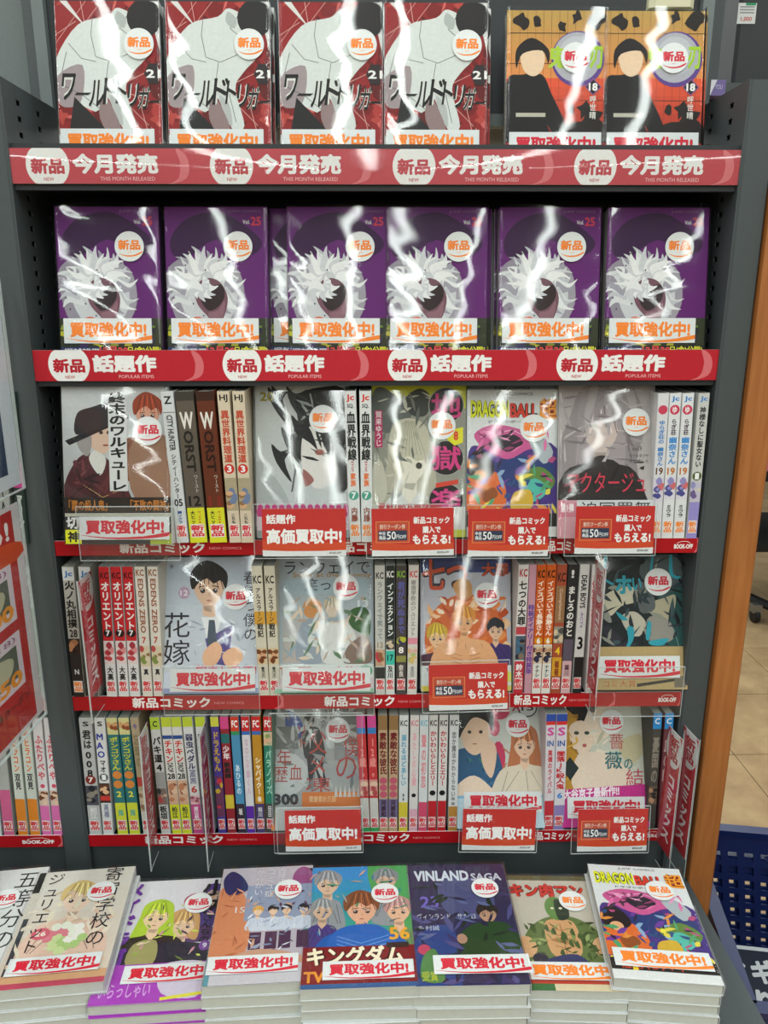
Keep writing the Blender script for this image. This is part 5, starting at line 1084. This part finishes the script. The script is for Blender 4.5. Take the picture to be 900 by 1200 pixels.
# ---------------------------------------------------------------- stacks lying on the front ledge
def stack(name_label, FL, FR, NL, NR, H, w, t, n, art, stick, prom, grp, seed, col='#cfd2d2'):
    """the four corners of the top cover in the photograph give its height, place and turn"""
    mid = lambda p, q: ((p[0]+q[0])/2, (p[1]+q[1])/2)
    F, N = mid(FL, FR), mid(NL, NR)
    lo, hi = .5, 1.0
    for _ in range(40):
        m_ = (lo+hi)/2; a = PZ(F[0], F[1], EYE-m_); b = PZ(N[0], N[1], EYE-m_)
        if (a-b).length < H: lo = m_
        else: hi = m_
    a = PZ(F[0], F[1], EYE-m_); b = PZ(N[0], N[1], EYE-m_)
    top = LEDGE+.0006+n*t
    a = PZ(F[0], F[1], top); b = PZ(N[0], N[1], top)
    if seed == 0: print('stack', name_label, 'solved top', EYE-m_, 'used', top)
    ang = math.atan2(-(a-b).x, (a-b).y)
    rn = random.Random(seed); c0 = (a+b)/2
    rotm = Matrix.Rotation(ang, 3, 'Z')
    for i in range(n):
        k = n-1-i; j = 0 if i == 0 else 1
        an = ang+j*rn.uniform(-.018, .018); off = rotm @ Vector((j*rn.uniform(-.0025, .0025), j*rn.uniform(-.002, .002)-H/2, 0))
        z = LEDGE+.0006+(k+1)*t
        rot = (Matrix.Rotation(an, 3, 'Z') @ Matrix.Rotation(-math.pi/2, 3, 'X')).to_euler()
        pos = ['topmost', 'second down', 'third down', 'fourth down', 'lowest'][i if i < n-1 else 4]
        lb = '%s, %s in its stack' % (name_label, pos)
        loc = (c0.x+off.x, c0.y+off.y, z)
        if i == 0:
            o = book(lb, w, H, t-.0005, loc, rot, col, grp, True)
            ar = Art(w-.0006, H); art(ar); ar.build('cover_print', o, front(w))
            if stick: sticker(o, w, H, *stick)
            if prom: promo(o, w, H, *prom)
            wrap(o, w, H, t-.0005, .0005, seed+200, 0, top=.0005, wr=.00012)
            proto = None
        elif proto is None: proto = book(lb, w, H, t-.0005, loc, rot, col, grp, True)
        else: copy_book(proto, lb, loc, rot)
SW = .1165
stack('white comic with black brush calligraphy at the left edge', (-52, 1031), (47, 1029), (-115, 1146), (1, 1144), .176, SW, .0145, 5, art_calligraphy, (.68, .30, .016, RD), None, 'stack at the left edge', 1)
stack('cream comic with a blonde girl and flower bouquet', (50, 1028), (151, 1028), (1, 1145), (117, 1143), .176, SW, .0145, 5, art_bouquet, (.72, .24, .0165, RD), (.50, .845, .098, .024, RD), 'stack with the blonde bouquet cover', 2)
stack('white and magenta comic with green-haired and dark dressed girls', (151, 1041), (262, 1040), (110, 1166), (241, 1160), .182, .124, .0135, 4, art_maid, (.76, .24, .0165, RD), (.62, .80, .098, .024, RD), 'stack with the magenta band cover', 3, '#a23fb0')
stack('mauve comic with orange figure and pupils in white shirts', (266, 1024), (362, 1024), (245, 1143), (357, 1142), .176, .112, .0150, 5, art_cafe, (.74, .24, .0165, RD), (.45, .86, .098, .024, RD), 'stack with the mauve school cover', 4)
stack('blue and green comic with a figure in a blue scarf', (363, 1021), (476, 1022), (356, 1151), (486, 1149), .182, .124, .0150, 5, art_blue, (.76, .27, .0165, RD), (.58, .88, .098, .024, RD), 'stack with the blue-green cover', 5)
stack('dark purple comic with pale latin title and 23', (478, 1021), (591, 1021), (490, 1150), (617, 1137), .182, .122, .0150, 5, art_saga, (.76, .24, .0165, RD), (.60, .86, .105, .025, RD), 'stack with the dark purple cover', 6)
stack('beige comic with red katakana title and a green muscular figure', (594, 1031), (693, 1037), (620, 1153), (727, 1149), .174, .112, .0135, 4, art_muscle, (.70, .26, .0165, OR), (.50, .86, .102, .024, OR), 'stack with the red title and green figure', 7)
stack('white comic with yellow latin title and pink-purple night scene', (696, 1021), (792, 1024), (722, 1140), (840, 1142), .176, .1145, .0140, 5, art_dragon, (.70, .24, .0165, OR), (.50, .84, .105, .025, OR), 'stack at the right end of the ledge', 8)

# ---------------------------------------------------------------- left neighbouring unit: books and hanging posters
spine_row(4, .113, [
    ('white spine at the very left edge, lowest shelf of left unit', [(-12, 0, -8, 4)], '#cdd0d0', [], RS, 'spines on the left neighbouring unit', H5),
    ('grey spine with a pink foot on the left neighbouring unit', [(-3, 8, 6, 21)], '#a8aaa6', [('b', .6, 1, '#c9608a')], RS, 'spines on the left neighbouring unit', H5),
    ('white and orange spine on the left neighbouring unit', [(10, 22, 23, 35), (24, 36, 37, 49)], '#c9cfc6', [('v', 'イヒラコン', .1, .45, '#d8702c', .6), ('v', '双見', .46, .6, '#333', .6), ('b', .68, 1, '#d8822c')], RS, 'spines on the left neighbouring unit', H5),
    ('white and pink spine with red kana on the left neighbouring unit', [(38, 49, 51, 62), (51, 62, 64, 77)], '#d3d0d2', [('v', 'ふたりべや', .14, .52, '#c8505c', .8), ('d', .57, '', '#c84a64', .003), ('p', .61, .74, '#c9b0a0', ['#6a3c28', '#d8b89c']), ('b', .74, 1, '#cf6aa4')], RS, 'spines on the left neighbouring unit', H5),
], bot=988, top=845)
spine_row(3, .113, [
    ('green and white mottled spine on the left unit behind the posters, fourth shelf', [(25, 36, 42, 53)], '#b9c2bc', [('p', .3, .95, '#5a7a5c', ['#c9cfc6', '#2c4a34', '#8aa88c']), ('v', 'アルミ', .05, .28, '#333', .7)], None, 'spines on the left neighbouring unit', H4),
    ], bot=822, top=670)
spine_row(2, .125, [
    ('white spine of a book on the left unit above the red poster, third shelf', [(-8, 6, 4, 16)], '#a9aca8', [('v', 'SLA', .5, .8, '#333', .7)], None, 'spines on the left neighbouring unit', H6),
    ('dark green and pink spine on the left unit above the red poster', [(8, 21, 22, 34)], '#2c3a36', [('b', .45, .62, '#cf4a94'), ('v', 'マリン', .66, .9, '#c9cfc9', .6)], None, 'spines on the left neighbouring unit', H6),
], bot=640, top=470)
def poster(name_label, far_top, far_bot, yfar, depth, art, dirx=.0):
    """sheet in a clear sleeve hanging square to the shelf, running from the post towards the aisle"""
    b = P(*far_bot, yfar); z1 = P(*far_top, yfar).z; h = z1-b.z
    t = thing('hanging_poster', name_label, 'poster', (b.x, yfar, b.z), (0, 0, math.pi/2-dirx-math.pi), None)
    # local +x runs towards the camera, +y faces the middle of the picture
    MB().box(0, depth, -.0004, 0, 0, h).build('sheet', M['card'], t)
    a = Art(depth, h); art(a); a.build('sheet_print', t, lambda u, v, z: (depth-u, .0002+z, v), 'gloss_ink')
    MB().sheet(-.003, depth, .0024, .0024, -.006, h+.004).build('clear_sleeve', M['acrylic'], t)
    MB().box(-.004, -.003, -.001, .0026, -.006, h+.004).box(-.004, depth, -.001, .0026, -.007, -.006).build('sleeve_edge', M['acrylic_edge'], t)
    return t
def art_price(a):
    a.rect(0, 0, 1, 1, '#d4d0d4'); a.rect(.0, .02, .94, .98, '#b52c2a'); a.blob([(0, .18), (.5, .14), (.94, .16), (.94, .24), (0, .28)], '#cf4e26')
    a.text('買える!', .40, .05, .90, .15, '#ece8e8', .05)
    for y, pr in ((.24, '¥300'), (.54, '¥250')):
        a.rect(.06, y, .88, y+.25, '#d8ccd6'); a.text('ワンの刃 (18)', .1, y+.01, .84, y+.045, '#8a4a70', .0)
        a.rect(.42, y+.055, .84, y+.20, '#5c6458'); a.blob([(.46, y+.08), (.6, y+.06), (.8, y+.1), (.74, y+.18), (.5, y+.19)], '#b8b89c'); a.blob([(.5, y+.1), (.66, y+.09), (.62, y+.16)], '#2a3a5c')
        a.text('発売', .10, y+.06, .36, y+.22, '#b52c2a', .04); a.text('買取', .3, y+.16, .42, y+.23, '#c9962c', .04); a.text(pr, .46, y+.165, .86, y+.235, '#e8962c', .05)
    a.rect(.06, .82, .5, .93, '#c9c6c9'); a.text('金券クーポン', .56, .83, .9, .87, '#333', .02); a.text('もらえる', .56, .88, .9, .92, '#b52c2a', .03); a.rect(.34, .83, .5, .92, '#6a6068'); a.rect(0, .82, .3, .94, '#d2d4dc')
def art_navy(a):
    a.rect(0, 0, 1, 1, '#c9d2da'); a.rect(0, .0, .88, .93, '#1c3350'); a.rect(0, .38, .80, .55, '#c8702c'); a.text('お売り下さい', .2, .62, .78, .70, '#d8dde2', .03); a.text('高価買取', .3, .80, .80, .88, '#d8dde2', .03)
poster('red and white price poster in a clear sleeve hanging at the left edge', (21, 588), (51, 832), .872, .27, art_price, dirx=.05)
poster('navy and orange poster in a clear sleeve above the red one, left edge', (-8, 330), (25, 566), .874, .22, art_navy, dirx=.05)

# ---------------------------------------------------------------- right side: floor, basket, far rack, shelf with dark box
floor = MB().box(-4.5, 4.5, -15.5, 7.0, -.05, -.006).build('floor', mat('floor_grout', '#5c4c3c', .8)); tag(floor, kind='structure')
tile_me = MB().box(.0015, .3985, .0015, .3985, -.006, 0).mesh('floor_tile', M['tile'])
xj = 1.19; yj = 2.26
for i in range(-1, 6):
    for j in range(-3, 11):
        o = bpy.data.objects.new('floor_tile', tile_me); link(o, floor); o.location = (xj+(i-1)*.4, yj+j*.405, 0); o.scale = (1, 1.0125, 1)
base = MB().box(-4.5, xj-.8, -15.5, 7, -.006, 0).box(xj+1.6+.4, 4.5, -15.5, 7, -.006, 0).box(xj-.8, xj+2.0, -15.5, yj-3*.405, -.006, 0)
tag(base.build('floor', M['tile']), kind='structure')
tag(MB().box(-4.5, 4.5, 7.0, 7.1, 0, 3.0).build('wall_back', M['white_wall']), kind='structure')
tag(MB().box(-4.6, -4.5, -15.5, 7.0, 0, 3.0).build('wall_left', M['white_wall']), kind='structure')
tag(MB().box(4.5, 4.6, -15.5, 7.0, 0, 3.0).build('wall_right', M['white_wall']), kind='structure')
tag(MB().box(-4.5, 4.5, -15.6, -15.5, 0, 3.0).build('wall_front', M['white_wall']), kind='structure')
tag(MB().box(-4.5, 4.5, -15.5, 7.0, 2.80, 2.9).build('ceiling', M['white_wall']), kind='structure')

# shopping basket with slotted walls
def basket(label, loc, rz, w=.46, d=.33, h=.235, grp=None):
    t = thing('shopping_basket', label, 'basket', loc, (0, 0, rz), grp)
    tap = .035; th = .003
    def wall(p0, p1, q0, q1, nx):
        """slotted wall from bottom edge p0-p1 to top edge q0-q1"""
        p0, p1, q0, q1 = map(Vector, (p0, p1, q0, q1)); mb = MB(); n = (p1-p0).cross(q0-p0).normalized()*th
        def pt(u, v): return (p0.lerp(p1, u)).lerp(q0.lerp(q1, u), v)
        def cell(u0, u1, v0, v1):
            c = [pt(u0, v0), pt(u1, v0), pt(u1, v1), pt(u0, v1)]; m = [x+n for x in c]
            mb.add(c+m, [(3, 2, 1, 0), (4, 5, 6, 7), (0, 1, 5, 4), (1, 2, 6, 5), (2, 3, 7, 6), (3, 0, 4, 7)])
        rows = 8; L = (p1-p0).length
        nx = int(L/.021)
        cell(0, 1, .86, 1); cell(0, 1, 0, .06)
        for r in range(rows):
            v0 = .06+.80*r/rows; v1 = v0+.80/rows*.42
            cell(0, 1, v0, v1)
            for i in range(nx+1):
                u = i/nx; cell(max(0, u-.22/nx), min(1, u+.22/nx), v1, .06+.80*(r+1)/rows)
        return mb
    a, b = w/2, d/2; c, e = a-tap, b-tap
    B = [(-c, -e, 0), (c, -e, 0), (c, e, 0), (-c, e, 0)]; T = [(-a, -b, h), (a, -b, h), (a, b, h), (-a, b, h)]
    for i in range(4):
        j = (i+1) % 4; wall(B[i], B[j], T[i], T[j], 20).build('slotted_wall', M['blue'], t)
    MB().box(-c, c, -e, e, -.003, 0).build('basket_floor', M['blue'], t)
    r = MB(); o_, i_ = .014, .004
    r.box(-a-o_, a+o_, -b-o_, -b+i_, h-.006, h+.004, bev=.004).box(-a-o_, a+o_, b-i_, b+o_, h-.006, h+.004, bev=.004)
    r.box(-a-o_, -a+i_, -b, b, h-.006, h+.004).box(a-i_, a+o_, -b, b, h-.006, h+.004)
    r.box(-a-o_, a+o_, -b-o_, -b-o_+.003, h-.024, h-.004).box(-a-o_, a+o_, b+o_-.003, b+o_, h-.024, h-.004)
    r.box(-a-o_, -a-o_+.003, -b-o_, b+o_, h-.024, h-.004).box(a+o_-.003, a+o_, -b-o_, b+o_, h-.024, h-.004)
    r.build('rim', M['blue'], t)
    for q in (-1, 1):
        hd = MB(); y = q*(b-.001)
        hd.rod((-.09, y, h+.010), (.09, y, h+.010), .006, 10).rod((-.09, y, h+.010), (-.11, y, h), .005).rod((.09, y, h+.010), (.11, y, h), .005)
        hd.build('handle', M['blue'], t)
    return t
bz = EYE-.822
rzb = -R(9)
c9, s9 = math.cos(rzb), -math.sin(rzb)
bc = (.441+c9*(.23+.014)+s9*(.165+.014), .735-s9*(.23+.014)+c9*(.165+.014))
basket('navy blue slotted shopping basket beside the wood panel, topmost of its pile', (bc[0], bc[1], bz-.235), rzb, grp='nested shopping baskets')
for i in range(1):
    basket('navy blue shopping basket in the pile, %s' % 'nested just under the top one', (bc[0], bc[1], bz-.235-.045*(i+1)), rzb, grp='nested shopping baskets')
st = MB(); zb = bz-.235-.045-.004
for s in (-1, 1):
    for q in (-1, 1): st.rod((bc[0]+s*.15, bc[1]+q*.09, 0), (bc[0]+s*.15, bc[1]+q*.09, zb), .010)
stand = thing('basket_stand', 'low black stand under the pile of blue baskets', 'stand', (bc[0], bc[1], 0))
o = st.build('stand_leg', M['black'], stand); o.matrix_parent_inverse = Matrix.Translation((-bc[0], -bc[1], 0))
o = MB().box(bc[0]-.17, bc[0]+.17, bc[1]-.11, bc[1]+.11, zb-.012, zb).build('stand_top', M['black'], stand); o.matrix_parent_inverse = Matrix.Translation((-bc[0], -bc[1], 0))
# navy sign lying in the basket
near = Vector((.505, .925, EYE-1.046))
sg = thing('basket_sign', 'navy sign with big white lettering lying in the top blue basket', 'sign', near, (-R(70), 0, rzb))
sw, sh = .34, .118
MB().box(0, sw, 0, .003, 0, sh).build('board', M['card'], sg)
a = Art(sw, sh); a.rect(0, 0, 1, 1, '#141c30'); a.rect(0, 0, 1, .05, '#c4c8cc'); a.text('フィギュア', .03, .16, .52, .48, '#c6c9cc', .06); a.text('売り場', .09, .54, .42, .88, '#c6c9cc', .06)
a.build('lettering', sg, face(-.0002), 'gloss_ink')

# shelf beyond the post at the top right: dark box with price tag, purple box
pr = P(880, 97, 1.12)
rs = thing('rear_shelf', 'dark grey shelf ledge beyond the post at the top right', 'shelf', (pr.x, 1.2, pr.z))
o = MB().box(pr.x-.035, pr.x+.30, 1.12, 1.40, pr.z-.012, pr.z).build('shelf_plate', M['steel'], rs); o.matrix_parent_inverse = Matrix.Translation((-pr.x, -1.2, -pr.z))
b0 = P(858, 94, 1.15)
db = thing('storage_box', 'large dark grey box with a white price tag at the top right', 'box', (b0.x, 1.15, pr.z))
MB().box(0, .26, 0, .2, .0005, .24, bev=.004).build('body', M['steel_dark'], db)
tg = Art(.024, .024); tg.rect(0, 0, 1, 1, '#c9cccb'); tg.rect(.4, -.0, .95, .12, '#2f8a5c')
for i in range(3): tg.rect(.1, .15+i*.14, .9, .22+i*.14, '#8a8c8e')
tg.text('1,000', .2, .66, .8, .9, '#b5403a', .03)
tgo = tg.build('price_tag', db, face(-.0006)); q = P(863, 28, 1.15); tgo.location = (q.x-b0.x, 0, q.z-pr.z)
q = P(830, 112, 1.09)
pb = thing('small_box', 'small purple and white box beside the grey side panel top', 'box', (q.x, 1.09, q.z))
MB().box(0, .021, .0, .05, 0, .018).build('carton', mat('purple_carton', '#6a5a94', .4), pb)
a = Art(.021, .018); a.poly([(0, 0), (.45, 0), (.1, 1), (0, 1)], '#d4d4dc'); a.text('YOU', .35, .3, .8, .6, '#c0b8d8', .02); a.build('carton_print', pb, face(-.0004))
q0, q1 = P(763, -6, 1.0), P(815, 8, 1.0)
hl = MB(); hl.box(q0.x, q1.x, 1.0, 1.02, q1.z, q1.z+.03, bev=.006); hl.box((q0.x+q1.x)/2-.01, (q0.x+q1.x)/2+.01, 1.018, YB+.004, q1.z+.012, q1.z+.018)
tag(hl.build('label_holder', M['ivory']), 'ivory rounded plastic holder hanging at the top edge above the sunset comics', 'holder')

# far display rack with pink cloth
rk = thing('display_rack', 'black wheeled display rack with pink folded cloths beyond the wood panel', 'rack', (1.9, 3.4, 0))
def RKm(mb, n, m): o = mb.build(n, m, rk); o.matrix_parent_inverse = Matrix.Translation((-1.9, -3.4, 0)); return o
for py in (557, 639):
    q = P(900, py, 3.4); RKm(MB().box(1.55, 2.9, 3.36, 3.9, q.z-.02, q.z+.02), 'rack_shelf', M['black'])
q = P(893, 700, 3.4)
RKm(MB().rod((1.62, 3.9, .09), (1.86, 3.2, .09), .022), 'base_bar', M['black'])
for x in (1.60, 2.8): RKm(MB().box(x, x+.03, 3.86, 3.9, .09, 1.5), 'rack_post', M['black'])
qc = P(886, 712, 3.35)
ca = MB(); ca.rod((qc.x-.012, 3.35, .032), (qc.x+.012, 3.35, .032), .032, 14); RKm(ca, 'caster', M['black'])
RKm(MB().box(qc.x-.02, qc.x+.02, 3.33, 3.37, .05, .09), 'caster_bracket', M['chrome'])
for i, (py0, py1) in enumerate([(478, 512), (514, 530), (531, 551)]):
    z1, z0 = P(895, py0, 3.4).z, P(895, py1, 3.4).z
    cl = MB().box(1.62, 2.4, 3.38, 3.8, z0, z1, bev=.02).build('folded_cloth', M['pink'])
    tag(cl, 'folded pink cloth on the far rack, %s of the pile' % ['uppermost', 'middle one', 'lowest'][i], 'cloth', 'folded pink cloths on the far rack')
